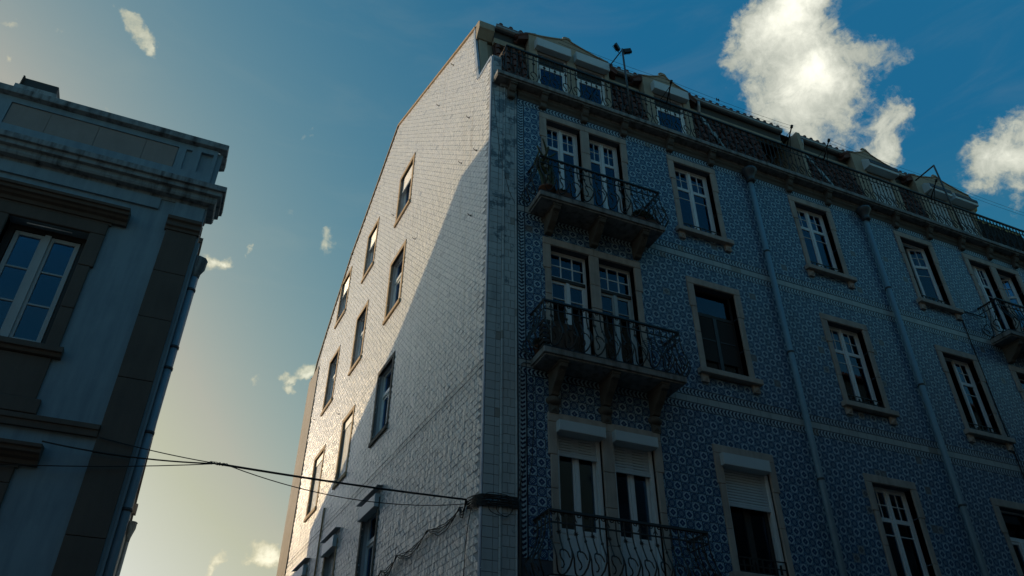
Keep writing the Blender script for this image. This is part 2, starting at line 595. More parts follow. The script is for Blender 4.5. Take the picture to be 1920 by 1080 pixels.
def leaf(xf, win, x0, x1, y_, z0, z1, kind, hinge='L', ang=0.0, mat='white_paint', glass_holder=None):
    """one casement; hinge side and opening angle (inwards)"""
    wd = x1 - x0
    if hinge == 'L': M = xf @ T(x0, y_, 0) @ RZ(ang)
    else: M = xf @ T(x1, y_, 0) @ RZ(-ang) @ T(-wd, 0, 0)
    mb = MB(M)
    st, th = .055, .045
    h = z1 - z0
    cells = []
    mb.box(0, st, 0, th, z0, z1)
    mb.box(wd - st, wd, 0, th, z0, z1)
    mb.box(st, wd - st, 0, th, z1 - st, z1)
    if kind == 'window':
        br, t1, t2 = .13, z1 - h * .285, z1 - h * .45
        mb.box(st, wd - st, 0, th, z0, z0 + br)
        mb.box(st + .03, wd - st - .03, -.004, .01, z0 + .04, z0 + br - .035)
        mb.box(st, wd - st, 0, th, t1 - .075, t1)
        mb.box(wd / 2 - .009, wd / 2 + .009, .008, .035, t1, z1 - st)
        zm = (t1 + z1 - st) / 2
        mb.box(st, wd / 2 - .009, .008, .035, zm - .009, zm + .009)
        mb.box(wd / 2 + .009, wd - st, .008, .035, zm - .009, zm + .009)
        mb.box(st, wd - st, .008, .035, t2 - .009, t2 + .009)
        for a, b_ in ((st, wd / 2 - .009), (wd / 2 + .009, wd - st)):
            cells += [(a, b_, t1, zm - .009), (a, b_, zm + .009, z1 - st)]
        cells += [(st, wd - st, t2 + .009, t1 - .075), (st, wd - st, z0 + br, t2 - .009)]
    elif kind == 'door':
        kp, t1, t2 = z0 + h * .24, z1 - h * .22, z1 - h * .36
        mb.box(st, wd - st, .006, th - .006, z0, kp)
        mb.box(st + .03, wd - st - .03, -.004, .01, z0 + .09, kp - .07)
        mb.box(st, wd - st, 0, th, kp - .05, kp)
        mb.box(st, wd - st, 0, th, t1 - .07, t1)
        mb.box(wd / 2 - .009, wd / 2 + .009, .008, .035, t1, z1 - st)
        zm = (t1 + z1 - st) / 2
        mb.box(st, wd / 2 - .009, .008, .035, zm - .009, zm + .009)
        mb.box(wd / 2 + .009, wd - st, .008, .035, zm - .009, zm + .009)
        mb.box(st, wd - st, .008, .035, t2 - .009, t2 + .009)
        for a, b_ in ((st, wd / 2 - .009), (wd / 2 + .009, wd - st)):
            cells += [(a, b_, t1, zm - .009), (a, b_, zm + .009, z1 - st)]
        cells += [(st, wd - st, t2 + .009, t1 - .07), (st, wd - st, kp, t2 - .009)]
    elif kind == 'plain_door':
        kp = z0 + h * .34
        mb.box(st, wd - st, .006, th - .006, z0, kp)
        mb.box(st + .025, wd - st - .025, -.003, .01, z0 + .1, kp - .1)
        mb.box(st, wd - st, 0, th, kp - .07, kp)
        cells += [(st, wd - st, kp, z1 - st)]
    elif kind == 'upper_bar':
        kp, t1 = z0 + h * .24, z1 - h * .2
        mb.box(st, wd - st, .006, th - .006, z0, kp)
        mb.box(st, wd - st, 0, th, t1 - .02, t1)
        cells += [(st, wd - st, kp, t1 - .02), (st, wd - st, t1, z1 - st)]
    elif kind == 'three':
        mb.box(st, wd - st, 0, th, z0, z0 + .06)
        d = (z1 - st - z0 - .06) / 3
        for k in range(3):
            a = z0 + .06 + d * k
            if k: mb.box(st, wd - st, .006, .038, a - .012, a + .012)
            cells.append((st, wd - st, a + (.012 if k else 0), a + d - (.012 if k < 2 else 0)))
    else:  # plain
        mb.box(st, wd - st, 0, th, z0, z0 + st)
        cells += [(st, wd - st, z0 + st, z1 - st)]
    lf = mb.build('sash', mat, win, .004)
    for a, b_, c0, c1 in cells:
        pane(M, win, a, b_, .022, c0, c1)
    return lf


def roller(xf, win, x0, x1, y_, zt, zb, slat='shutter_pvc'):
    mb = MB(xf)
    n = max(3, int((zt - zb) / .043))
    d = (zt - zb) / n
    for k in range(n):
        z = zb + k * d
        mb.add([(x0, y_, z + .003), (x1, y_, z + .003), (x1, y_ - .005, z + d * .3), (x0, y_ - .005, z + d * .3), (x1, y_, z + d - .003), (x0, y_, z + d - .003),
                (x0, y_ + .004, z + d), (x1, y_ + .004, z + d)],
               [(0, 1, 2, 3), (3, 2, 4, 5), (5, 4, 7, 6)])
    mb.box(x0, x1, y_ - .014, y_ + .01, zb - .045, zb)
    return mb.build('roller_shutter', slat, win)


def blocks(mb, a, b_, y0, y1, z0, z1, ln=.62):
    n = max(1, round((z1 - z0) / ln))
    zz = [z0] + [z0 + (z1 - z0) * (k + random.uniform(-.18, .18)) / n for k in range(1, n)] + [z1]
    for k in range(n):
        j = random.uniform(0, .003)
        mb.box(a, b_, y0 - j, y1, zz[k] + (.002 if k else 0), zz[k + 1] - .002)


def surround(xf, win, ops, z0, z1, mat='lime_stone', jw=.14, lint=.145, proud=.035, depth=.2, ear=True, bottom=None):
    mb = MB(xf)
    xa, xb = ops[0][0] - jw, ops[-1][1] + jw
    cuts = [xa] + [(p[1] + q[0]) / 2 for p, q in zip(ops, ops[1:])] + [xb]
    for a, b_ in zip(cuts, cuts[1:]): mb.box(a + .001, b_ - .001, -proud - random.uniform(0, .003), depth, z1 + .001, z1 + lint)
    ze = z1 - .5
    for s_, xo, xi in ((-1, xa, ops[0][0]), (1, xb, ops[-1][1])):
        a, b_ = min(xo, xi), max(xo, xi)
        if ear:
            blocks(mb, a, b_, -proud, depth, ze, z1)
            a2, b2 = (a + .03, b_) if s_ < 0 else (a, b_ - .03)
            blocks(mb, a2, b2, -proud + .004, depth, z0, ze)
        else:
            mb.box(a, b_, -proud, depth, z0, z1)
    for (p0, p1), (q0, q1) in zip(ops, ops[1:]):
        blocks(mb, p1, q0, -proud, depth, z0, z1)
    if bottom:
        mb.box(xa, xb, -proud, depth, z0 - bottom, z0)
    return mb.build('stone_surround', mat, win, .008)


def sill(xf, win, x0, x1, zt, mat='lime_stone'):
    mb = MB(xf)
    mb.box(x0 - .19, x1 + .19, -.12, .12, zt - .10, zt)
    for c_ in (x0 - .075, x1 + .075):
        mb.box(c_ - .07, c_ + .07, -.055, .0, zt - .25, zt - .10)
        mb.add([(c_ - .045, -.055, zt - .23), (c_ + .045, -.055, zt - .23), (c_ + .045, -.055, zt - .13), (c_ - .045, -.055, zt - .13), (c_, -.085, zt - .18)],
               [(0, 1, 4), (1, 2, 4), (2, 3, 4), (3, 0, 4)])
    return mb.build('sill', mat, win, .006)


def grille(xf, win, x0, x1, z0, h=.21, y_=.03):
    mb = MB(xf)
    for z in (z0 + .03, z0 + h * .55, z0 + h):
        mb.box(x0, x1, y_ - .008, y_ + .008, z - .008, z + .008)
    n = 8
    for k in range(n + 1):
        x_ = x0 + (x1 - x0) * k / n
        lo, hi = (z0, z0 + h) if k % 2 == 0 else ((z0 + .06, z0 + h * .8))
        mb.box(x_ - .01, x_ + .01, y_ - .014, y_ + .014, lo, hi)
    return mb.build('guard_grille', 'iron', win)


def frame(xf, parent, x0, x1, z0, z1, y_=.12, fw=.035, mat='white_paint', name='window'):
    mb = MB(xf)
    d = .06
    mb.box(x0, x0 + fw, y_, y_ + d, z0, z1)
    mb.box(x1 - fw, x1, y_, y_ + d, z0, z1)
    mb.box(x0 + fw, x1 - fw, y_, y_ + d, z1 - fw, z1)
    mb.box(x0 + fw, x1 - fw, y_, y_ + d, z0, z0 + fw)
    return mb.build(name, mat, parent)


def shutter_box(xf, win, x0, x1, z0, z1, y0, y1, mat='shutter_pvc', slant=0.0):
    mb = MB(xf)
    mb.prism([(y1, z0), (y0, z0), (y0, z1 - slant), (y0 + slant * 1.2, z1), (y1, z1)], 'yz', x0, x1)
    mb.box(x0 - .012, x0, y0 - .006, y1, z0 - .006, z1 - slant + .006)
    mb.box(x1, x1 + .012, y0 - .006, y1, z0 - .006, z1 - slant + .006)
    return mb.build('shutter_box', mat, win, .006)


def guide_rails(xf, win, x0, x1, z0, z1, y_):
    for a in (x0, x1 - .05):
        mb = MB(xf)
        mb.box(a, a + .05, y_ - .03, y_ + .03, z0, z1)
        mb.build('guide_rail', 'white_paint', win)


def curtain(xf, win, x0, x1, y_, z0, z1, mat='curtain'):
    mb = MB(xf)
    n = int((x1 - x0) / .03)
    for k in range(n):
        a, b_ = x0 + (x1 - x0) * k / n, x0 + (x1 - x0) * (k + 1) / n
        ya, yb = y_ + .012 * math.sin(k * 1.9), y_ + .012 * math.sin((k + 1) * 1.9)
        mb.quad((a, ya, z0), (b_, yb, z0), (b_, yb, z1), (a, ya, z1))
    return mb.build('curtain', mat, win)


# ------------------------------------------------------------------ ground
mb = MB()
mb.quad((-300, -300, -.004), (300, -300, -.004), (300, 300, -.004), (-300, 300, -.004))
tag(mb.build('ground', 'asphalt'), kind='structure')
mb = MB()
mb.quad((-60, -9.0, 0), (60, -9.0, 0), (60, -1.9, 0), (-60, -1.9, 0))
tag(mb.build('street', 'asphalt'), kind='structure')
mb = MB()
mb.box(-60, -4.4, -1.9, -.0, -.1, .13)
mb.box(.0, 60, -1.9, -.0, -.1, .13)
mb.box(-60, 60, -10.6, -9.0, -.1, .13)
tag(mb.build('pavement', 'paving'), kind='structure')

# ------------------------------------------------------------------ the tiled apartment building
HOUSE = thing('tiled_apartment_building', 'corner apartment block with blue patterned tile street front and white tiled gable wall', 'building', (0, 0, 0))
W = 15.08
P = .1413
SIDE_A = R(93.2)
SIDE = RZ(SIDE_A - math.pi)
PROFILE = [(0, 14.11), (.62, 14.11), (.9, 15.62), (.93, 16.06), (6.51, 18.27), (8.48, 17.06), (10.24, 16.04), (11.62, 14.85), (12.9, 13.62), (13.04, 13.28), (13.65, 13.22)]


def gable(t):
    for (a, za), (b_, zb) in zip(PROFILE, PROFILE[1:]):
        if a <= t <= b_: return za + (zb - za) * (t - a) / (b_ - a)
    return 13.2


A_OPS = [(1.12, 1.855), (2.04, 2.75)]
E_OPS = [(12.33, 13.06), (13.26, 13.97)]
B_, C_, D_ = (4.0, 4.9), (7.1, 8.0), (10.15, 11.06)
holes = []
for o_ in A_OPS + E_OPS:
    holes += [(*o_, 10.37, 12.72), (*o_, 7.33, 9.65)]
for o_ in A_OPS: holes.append((*o_, 4.13, 6.38))
for o_ in (B_, C_, D_): holes += [(*o_, 10.93, 12.72), (*o_, 7.87, 9.65), (*o_, 4.55, 6.38)]
SLOTS = [(4.56, 5.67), (7.35, 8.38), (9.92, 11.03)]
ROWS = [(13.82, 15.46), (10.95, 12.68), (7.97, 9.7), (4.86, 6.58)]
FR = .1
s_holes = [(-(t1 - FR), -(t0 + FR), z0 + FR, z1 - FR) for t0, t1 in SLOTS for z0, z1 in ROWS]

mb = MB()
wall_cells(mb, 0.0, W, 0, lambda q: 13.3, holes, 0.0, .28)
facade = mb.build('facade_wall', 'grout', HOUSE, fix=False)
mb = MB(SIDE)
wall_cells(mb, -13.65, 0.0, 0, lambda q: gable(-q), s_holes, 0.0, .3, [-t for t, z in PROFILE])
gwall = mb.build('gable_wall', 'wall_render', HOUSE, fix=False)
# shell behind the two fronts
mb = MB()
BACK = SIDE @ Vector((-13.65, 0, 0))
mb.quad((W, 0.02, 0), (W, 0.02, 13.3), (W, 13.65, 13.3), (W, 13.65, 0))
mb.quad((BACK.x, BACK.y, 0), (W, 13.65, 0), (W, 13.65, 13.4), (BACK.x, BACK.y, 13.4))
for z in (.2, 4.05, 7.2, 10.22, 13.32):
    mb.quad((.02, .3, z), (W, .3, z), (W, 13.6, z), (BACK.x + .05, 13.6, z))
mb.quad((.05, 2.6, .2), (14.5, 2.6, .2), (14.5, 2.6, 16.4), (-.1, 2.6, 16.4))
for x_ in (3.4, 6.2, 9.0, 11.7):
    mb.quad((x_, .3, .2), (x_, 2.6, .2), (x_, 2.6, 13.3), (x_, .3, 13.3))
mb.quad((1.8, 2.6, .2), (1.7, 13.6, .2), (1.7, 13.6, 13.0), (1.8, 2.6, 16.4))
mb.build('interior_wall', 'interior', HOUSE, fix=False)


# ---- tiles of the street front
def tile_mesh(name, w_, h_, mat, d=.008, gap=.0018, taper=.0):
    t = MB()
    a, b_ = w_ / 2 - gap, h_ / 2 - gap
    e = .0025
    vs = [(-a, 0, -b_), (a, 0, -b_), (a, 0, b_), (-a, 0, b_), (-a + e, -d, -b_ + e), (a - e, -d, -b_ + e), (a - e, -d, b_ - e), (-a + e, -d, b_ - e)]
    q = [(0.02, .02)] * 4
    t.add(vs, [(4, 5, 6, 7), (0, 1, 5, 4), (1, 2, 6, 5), (2, 3, 7, 6), (3, 0, 4, 7)], [[(0, 0), (1, 0), (1, 1), (0, 1)], q, q, q, q])
    return t.mesh(name, mat, False)


def tile_stuff(mb, cx, cz, w_, h_, mi=0, d=.008, gap=.0018, uv4=((0, 0), (1, 0), (1, 1), (0, 1)), jit=.0012):
    a, b_ = w_ / 2 - gap, h_ / 2 - gap
    j = [d + random.uniform(-jit, jit) for _ in range(4)]
    vs = [(cx - a, 0, cz - b_), (cx + a, 0, cz - b_), (cx + a, 0, cz + b_), (cx - a, 0, cz + b_),
          (cx - a, -j[0], cz - b_), (cx + a, -j[1], cz - b_), (cx + a, -j[2], cz + b_), (cx - a, -j[3], cz + b_)]
    q = [(0.02, .02)] * 4
    mb.add(vs, [(4, 5, 6, 7), (0, 1, 5, 4), (1, 2, 6, 5), (2, 3, 7, 6), (3, 0, 4, 7)], [list(uv4), q, q, q, q], mi)


def in_view(p, m_=10):
    q = to_pix(p)
    return q is not None and -m_ < q[0] < 1920 + m_ and -m_ < q[1] < 1080 + m_


def blocked(x0, x1, z0, z1, hs):
    return any(x1 > h[0] and x0 < h[1] and z1 > h[2] and z0 < h[3] for h in hs)


PANELS = [(10.505, 12.91, 17), (7.455, 10.095, 19), (4.40, 7.065, 19)]
X0P, X1P, NX = .66, W - .66, 98
pw = (X1P - X0P) / NX
cand = []
for z0, z1, nz in PANELS:
    ph = (z1 - z0) / nz
    for j in range(nz):
        for i in range(NX):
            cx, cz = X0P + (i + .5) * pw, z0 + (j + .5) * ph
            if blocked(cx - pw / 2, cx + pw / 2, cz - ph / 2, cz + ph / 2, holes): continue
            cand.append((cx, cz, pw, ph, (i + j) % 2))
cand.sort(key=lambda c_: (not in_view((c_[0], 0, c_[1])), (Vector((c_[0], 0, c_[1])) - CAM).length))
tl, td = tile_mesh('patterned_tile', pw, .1405, 'tile_light'), tile_mesh('patterned_tile', pw, .1405, 'tile_dark')
mb = MB()
for k, (cx, cz, w_, h_, par) in enumerate(cand):
    if k < 300:
        put(td if par else tl, 'patterned_tile', facade, T(cx, random.uniform(-.0012, .0012), cz) @ Matrix.Rotation(R(random.uniform(-.35, .35)), 4, 'X') @ Matrix.Rotation(R(random.uniform(-.35, .35)), 4, 'Z') @ Matrix.Diagonal((1, 1, h_ / .1405, 1)))
    else:
        tile_stuff(mb, cx, cz, w_, h_, par)
tag(mb.build('patterned_tiling', ['tile_light', 'tile_dark'], facade, fix=False), kind='stuff')

# border rows, pale bands, dark lines
mb = MB()
ROT = ((0, 1), (0, 0), (1, 0), (1, 1))
for x_ in (.583, W - .583):
    for z0, z1 in ((10.505, 12.91), (7.455, 10.095), (4.4, 7.065)):
        n = round((z1 - z0) / .141)
        for k in range(n):
            tile_stuff(mb, x_, z0 + (k + .5) * (z1 - z0) / n, .122, (z1 - z0) / n, uv4=ROT)
for zc, h_ in ((12.98, .13), (10.437, .122), (10.163, .122), (7.39, .122), (7.133, .122)):
    n = 99
    for k in range(n):
        cx = .53 + (k + .5) * (W - 1.06) / n
        if not blocked(cx - .07, cx + .07, zc - .06, zc + .06, holes):
            tile_stuff(mb, cx, zc, (W - 1.06) / n, h_)
tag(mb.build('border_tiling', 'tile_border', facade, fix=False), kind='stuff')
mb = MB()
for z in (12.908, 13.05, 10.502, 10.372, 10.228, 10.098, 7.452, 7.328, 7.197, 7.07):
    x_ = .518
    while x_ < W - .53:
        if not blocked(x_, x_ + .2, z - .01, z + .01, holes): mb.box(x_ + .001, x_ + .199, -.011, 0, z - .0065, z + .0065)
        x_ += .2
for x_ in (.517, .651, W - .517, W - .651):
    z = 4.4
    while z < 13.2:
        mb.box(x_ - .0065, x_ + .0065, -.012, 0, z + .001, z + .199)
        z += .2
tag(mb.build('dark_line_tiling', 'tile_line', facade), kind='stuff')
pale = []
for zc in (10.3, 7.262):
    n = 66
    for k in range(n):
        cx = .525 + (k + .5) * (W - 1.05) / n
        if blocked(cx - .1, cx + .1, zc - .06, zc + .06, holes): continue
        pale.append((cx, zc))
tp = tile_mesh('pale_band_tile', (W - 1.05) / 66, .126, 'tile_pale', gap=.0008)
for cx, zc in pale:
    put(tp, 'pale_band_tile', facade, T(cx, random.uniform(-.001, .001), zc))
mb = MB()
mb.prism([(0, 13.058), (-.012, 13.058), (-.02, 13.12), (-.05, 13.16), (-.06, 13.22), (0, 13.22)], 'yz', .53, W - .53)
mb.build('soffit_shade_strip', 'grey_stone', HOUSE)  # dark stone in place of tiles, standing in for the shade under the slab
# plain tiles of the corner strip
sets = {}
def corner_piece(name, w_, cx, cz, d=.009):
    key = (name, w_)
    if key not in sets:
        if name == 'bead_tile':
            t = MB()
            n = 6
            vs = []
            for z in (-P / 2 + .002, P / 2 - .002):
                for k in range(n + 1):
                    th = math.pi * k / n
                    vs.append((-w_ / 2 * math.cos(th), -.004 - .022 * math.sin(th), z))
            fs = [(k, k + 1, k + n + 2, k + n + 1) for k in range(n)] + [list(range(n, -1, -1)), list(range(n + 1, 2 * n + 2))]
            t.add(vs, fs)
            sets[key] = t.mesh(name, 'tile_corner')
        else: sets[key] = tile_mesh(name, w_, P, 'tile_corner', d)
    put(sets[key], name, facade, T(cx, random.uniform(-.0015, .0015), cz) @ Matrix.Rotation(R(random.uniform(-.5, .5)), 4, 'X') @ Matrix.Rotation(R(random.uniform(-.5, .5)), 4, 'Z'))
k = 0
z = 3.75
while z < 13.2:
    zc = z + P / 2
    corner_piece('plain_tile', .148, .081, zc)
    corner_piece('plain_tile', .079, .195, zc)
    corner_piece('bead_tile', .046, .258, zc + .03)
    a = .116 if k % 2 else .076
    if k % 2:
        corner_piece('plain_tile', .112, .338, zc + .055)
        corner_piece('plain_tile', .076, .432, zc + .055)
    else:
        corner_piece('plain_tile', .076, .320, zc + .055)
        corner_piece('plain_tile', .112, .414, zc + .055)
    corner_piece('bead_tile', .036, .489, zc + .06)
    z += P
    k += 1

# ---- slanted tiles of the gable: level courses, leaning end joints
TW, TH, SH = .15, .1125, .124
diam = []
for j in range(int(14.6 / TH)):
    z = 3.7 + j * TH
    for i in range(-110, 100):
        t = .1 + i * TW + j * SH
        if t < .12 or t > 12.42 or z > gable(t) - .03 or z > gable(t + .1) - .04 or z > gable(max(t - .1, 0)) - .04: continue
        if blocked(-t - .075, -t + .075, z - .045, z + .045, s_holes): continue
        diam.append((t, z))
diam.sort(key=lambda d: (not in_view(SIDE @ Vector((-d[0], 0, d[1]))), (SIDE @ Vector((-d[0], 0, d[1])) - CAM).length))
UVD = [[(0, 0), (1, 0), (1, 1), (0, 1)]] + [[(0.02, .02)] * 4] * 4


def slanted(mb, cx, cz, tilts=(0, 0)):
    g = .003
    a, b_, q = TW / 2 - g, TH / 2 - g, SH / 2     # local x runs towards the street, so the joints lean the other way
    c4 = [(-a + q, -b_), (a + q, -b_), (a - q, b_), (-a - q, b_)]
    vs = [(cx + x_, .004, cz + z_) for x_, z_ in c4] + [(cx + x_ * .985, -.008 + x_ * tilts[0] + z_ * tilts[1], cz + z_ * .985) for x_, z_ in c4]
    mb.add(vs, [(4, 5, 6, 7), (0, 1, 5, 4), (1, 2, 6, 5), (2, 3, 7, 6), (3, 0, 4, 7)], UVD)


t_ = MB()
slanted(t_, 0, 0)
dm = t_.mesh('slanted_tile', 'tile_white', False)
mb = MB(SIDE)
for k, (t, z) in enumerate(diam):
    amp = R(.4) + R(1.8) * max(0, min(1, (10.5 - z) / 4)) * max(.35, min(1, 1.4 - t / 8))
    tx, tz = random.gauss(0, amp * .6), random.gauss(0, amp * .6)
    if k < 300:
        put(dm, 'slanted_tile', gwall, SIDE @ T(-t, 0, z) @ Matrix.Rotation(tx, 4, 'Z') @ Matrix.Rotation(tz, 4, 'X'))
    else:
        slanted(mb, -t, z, (math.tan(tx), -math.tan(tz)))
tag(mb.build('slanted_tiling', 'tile_white', gwall, fix=False), kind='stuff')
# bullnose edging at the corner and along the gable top
et = MB()
et.prism([(-.012, .012), (.055, .012), (.055, -.006), (.045, -.018), (-.004, -.018)], 'xy', 0, .138)
em = et.mesh('edging_tile', 'tile_edge')
z = 3.75
while z < 13.95:
    put(em, 'edging_tile', gwall, SIDE @ T(-.055, 0, z) @ Matrix.Rotation(R(random.uniform(-1, 1)), 4, 'Z'))
    z += .1413
mb = MB(SIDE)
for (a, za), (b_, zb) in zip(PROFILE[1:], PROFILE[2:4]):
    n = max(1, round(math.hypot(b_ - a, zb - za) / .14))
    for k in range(n):
        p0, p1 = (a + (b_ - a) * k / n, za + (zb - za) * k / n), (a + (b_ - a) * (k + .97) / n, za + (zb - za) * (k + .97) / n)
        mb.prism([(-p0[0], p0[1]), (-p1[0], p1[1]), (-p1[0] - .09, p1[1] - .02), (-p0[0] - .09, p0[1] - .02)], 'xz', -.02, .03)
for k in range(5):
    mb.box(-.05 - .115 * (k + 1), -.052 - .115 * k, -.02, .18, 14.045, 14.12)
mb.build('parapet_edging', 'tile_edge', gwall)
mb = MB(SIDE)
for (a, za), (b_, zb) in zip(PROFILE[3:9], PROFILE[4:10]):
    n = max(1, round(math.hypot(b_ - a, zb - za) / .32))
    for k in range(n):
        p0, p1 = (a + (b_ - a) * k / n, za + (zb - za) * k / n), (a + (b_ - a) * (k + .985) / n, za + (zb - za) * (k + .985) / n)
        mb.prism([(-p0[0], p0[1] - .03), (-p1[0], p1[1] - .03), (-p1[0], p1[1] + .03), (-p0[0], p0[1] + .03)], 'xz', -.04, .22)
mb.build('verge_tile', 'brown_stone', HOUSE)
# rendered strip at the far edge of the gable
mb = MB(SIDE)
mb.prism([(-13.66, 0), (-12.5, 0), (-12.5, 13.2), (-12.62, 13.32), (-13.66, 13.22)], 'xz', -.03, .0)
mb.build('rendered_strip', 'tan_plaster', HOUSE)
# rain marks and hooks on the gable
for t, z in [(1.35, 12.3), (.62, 12.0), (1.05, 13.3), (3.0, 15.6), (2.2, 16.2), (.75, 10.5), (5.9, 14.4), (11.9, 11.2), (8.9, 10.1), (2.4, 4.62), (3.9, 12.2), (10.1, 16.0)]:
    mb = MB(SIDE)
    mb.tube([(-t, .0, z), (-t, -.06, z), (-t, -.075, z + .03)], .008, 5)
    mb.box(-t - .014, -t + .014, -.02, -.01, z - .014, z + .014)
    mb.build('wall_hook', 'iron', gwall)

# ---- windows of the street front
def std_window(x0, x1, z0, z1, aL=0.0, aR=0.0, sl=True, gr=True, kind='window', left=True):
    win = frame(ID, HOUSE, x0, x1, z0, z1)
    surround(ID, win, [(x0, x1)], z0, z1)
    if sl: sill(ID, win, x0, x1, z0)
    if gr: grille(ID, win, x0, x1, z0)
    xm = (x0 + x1) / 2
    if left: leaf(ID, win, x0 + .035, xm, .125, z0 + .03, z1 - .03, kind, 'L', aL)
    leaf(ID, win, xm, x1 - .035, .125, z0 + .03, z1 - .03, kind, 'R', aR)
    if aL == 0 and aR == 0:
        mb = MB()
        mb.box(xm - .03, xm + .03, .105, .125, z0 + .04, z1 - .035)
        mb.build('meeting_stile', 'white_paint', win)
    return win


std_window(*B_, 10.93, 12.72)
std_window(*C_, 10.93, 12.72)
tag(std_window(*D_, 10.93, 12.72, R(38), R(14)), 'window with both sashes ajar')
std_window(*C_, 7.87, 9.65)
tag(std_window(*D_, 7.87, 9.65, R(80), 0.0), 'window with its left sash swung open')
std_window(*C_, 4.55, 6.38)
for zz0, zz1, xx in ((7.87, 9.65, B_), (4.55, 6.38, D_)):
    win = frame(ID, HOUSE, *xx, zz0, zz1, mat='dark_wood' if xx is B_ else 'white_paint')
    mt = 'dark_wood' if xx is B_ else 'white_paint'
    surround(ID, win, [xx], zz0, zz1)
    sill(ID, win, *xx, zz0)
    xm = sum(xx) / 2
    tz = zz1 - .52
    mb = MB()
    mb.box(xx[0] + .035, xx[1] - .035, .115, .18, tz - .05, tz + .02)
    mb.build('transom', mt, win)
    pane(ID, win, xx[0] + .035, xx[1] - .035, .14, tz + .02, zz1 - .035)
    leaf(ID, win, xx[0] + .035, xm, .125, zz0 + .03, tz - .05, 'plain', 'L', 0, mt)
    leaf(ID, win, xm, xx[1] - .035, .125, zz0 + .03, tz - .05, 'plain', 'R', 0, mt)
    if xx is B_:
        for a, b_ in ((xx[0] + .07, xm - .05), (xm + .05, xx[1] - .07)):
            mb = MB()
            mb.box(a, b_, .112, .118, zz0 + .3, tz - .08)
            mb.build('insect_screen', 'shade_net', win)
            mb = MB()
            mb.box(a, b_, .104, .112, zz0 + .72, zz0 + .74)
            mb.build('screen_bar', 'pipe_dark', win)
    mb = MB()
    mb.box(xm - .035, xm + .035, .1, .125, zz0 + .04, tz - .05)
    mb.build('meeting_stile', 'pipe_dark' if xx is B_ else 'white_paint', win)
# roller-shuttered window on the lowest storey shown
win = frame(ID, HOUSE, *B_, 4.55, 6.38)
surround(ID, win, [B_], 4.55, 6.38)
sill(ID, win, *B_, 4.55)
shutter_box(ID, win, B_[0] - .03, B_[1] - .05, 6.17, 6.36, -.12, .1)
roller(ID, win, B_[0] + .05, B_[1] - .05, .06, 6.17, 5.62)
guide_rails(ID, win, *B_, 4.6, 6.17, .06)
grille(ID, win, *B_, 4.55, .25, .0)
xm = sum(B_) / 2
leaf(ID, win, B_[0] + .05, xm, .14, 4.6, 6.3, 'plain', 'L', 0, 'dark_wood')
leaf(ID, win, xm, B_[1] - .05, .14, 4.6, 6.3, 'plain', 'R', 0, 'dark_wood')


def french(ops, z0, z1, style):
    mb = MB()
    mb.box(ops[0][1] + .03, ops[1][0] - .03, -.03, .0, z0, z0 + .01)
    root = None
    for k, (x0, x1) in enumerate(ops):
        st = style[k]
        win = frame(ID, HOUSE, x0, x1, z0, z1, mat=st.get('mat', 'white_paint'), name='french_door')
        if root is None:
            root = win
            surround(ID, win, ops, z0, z1, proud=.036)
        xm = (x0 + x1) / 2
        top = z1 - .03
        if st.get('transom'):
            tz = z1 - .55
            mb = MB()
            mb.box(x0 + .035, x1 - .035, .1, .18, tz - .06, tz + .0)
            mb.build('transom', 'dark_wood', win)
            mb = MB()
            a, b_, c0, c1 = x0 + .035, x1 - .035, tz + .0, z1 - .035
            wq, hq = (b_ - a) / 3, (c1 - c0) / 2
            mb.box(a, b_, .125, .16, c0, c0 + .03)
            mb.box(a, b_, .125, .16, c1 - .03, c1)
            for q in range(4): mb.box(a + wq * q - .012, a + wq * q + .012, .13, .155, c0 + .03, c1 - .03)
            mb.box(a, b_, .131, .154, c0 + hq - .011, c0 + hq + .011)
            mb.build('transom_sash', 'white_paint', win)
            for q in range(3):
                for r_ in range(2): pane(ID, win, a + wq * q + .012, a + wq * (q + 1) - .012, .143, c0 + hq * r_ + .012, c0 + hq * (r_ + 1) - .012)
            top = tz - .06
        if st.get('leaf', 1):
            leaf(ID, win, x0 + .035, xm, .125, z0 + .02, top, st['kind'], 'L', st.get('aL', 0), st.get('mat', 'white_paint'))
            leaf(ID, win, xm, x1 - .035, .125, z0 + .02, top, st['kind'], 'R', st.get('aR', 0), st.get('mat', 'white_paint'))
            if not st.get('aL') and not st.get('aR'):
                mb = MB()
                mb.box(xm - .03, xm + .03, .105, .125, z0 + .03, top - .005)
                mb.build('meeting_stile', st.get('mat', 'white_paint'), win)
        if st.get('curtain'): curtain(ID, win, x0 + .06, x1 - .06, .22, z0 + .5, z1 - .1)
        if st.get('roll'):
            shutter_box(ID, win, x0 + .0, x1 - .0, z1 - .16, z1 + .0, -.14, .1)
            roller(ID, win, x0 + .06, x1 - .06, .07, z1 - .16, z1 - st['roll'])
            guide_rails(ID, win, x0 + .005, x1 - .005, z0, z1 - .16, .07)
    return root


french(A_OPS, 10.37, 12.72, [dict(kind='door'), dict(kind='door')])
french(E_OPS, 10.37, 12.72, [dict(kind='door'), dict(kind='door', aL=R(70), aR=R(35))])
french(A_OPS, 7.33, 9.65, [dict(kind='upper_bar', transom=1, curtain=1), dict(kind='upper_bar', transom=1, mat='dull_paint', curtain=1)])
french(E_OPS, 7.33, 9.65, [dict(kind='upper_bar', transom=1, mat='dark_wood'), dict(kind='upper_bar', transom=1)])
french(A_OPS, 4.13, 6.38, [dict(kind='plain_door', roll=.42), dict(kind='plain_door', roll=.52)])


# ---- wrought iron
def bar_path(pts, belly):
    return [(x_, -belly(z_), z_) for x_, z_ in pts]


def bel(z):
    if z > .66: return 0.0
    if z > .24: return .15 * (1 - math.cos((.66 - z) / .42 * math.pi / 2)) * 1.0
    return .15 * math.cos((.24 - z) / .24 * math.pi * .42)


def flat(z): return 0.0


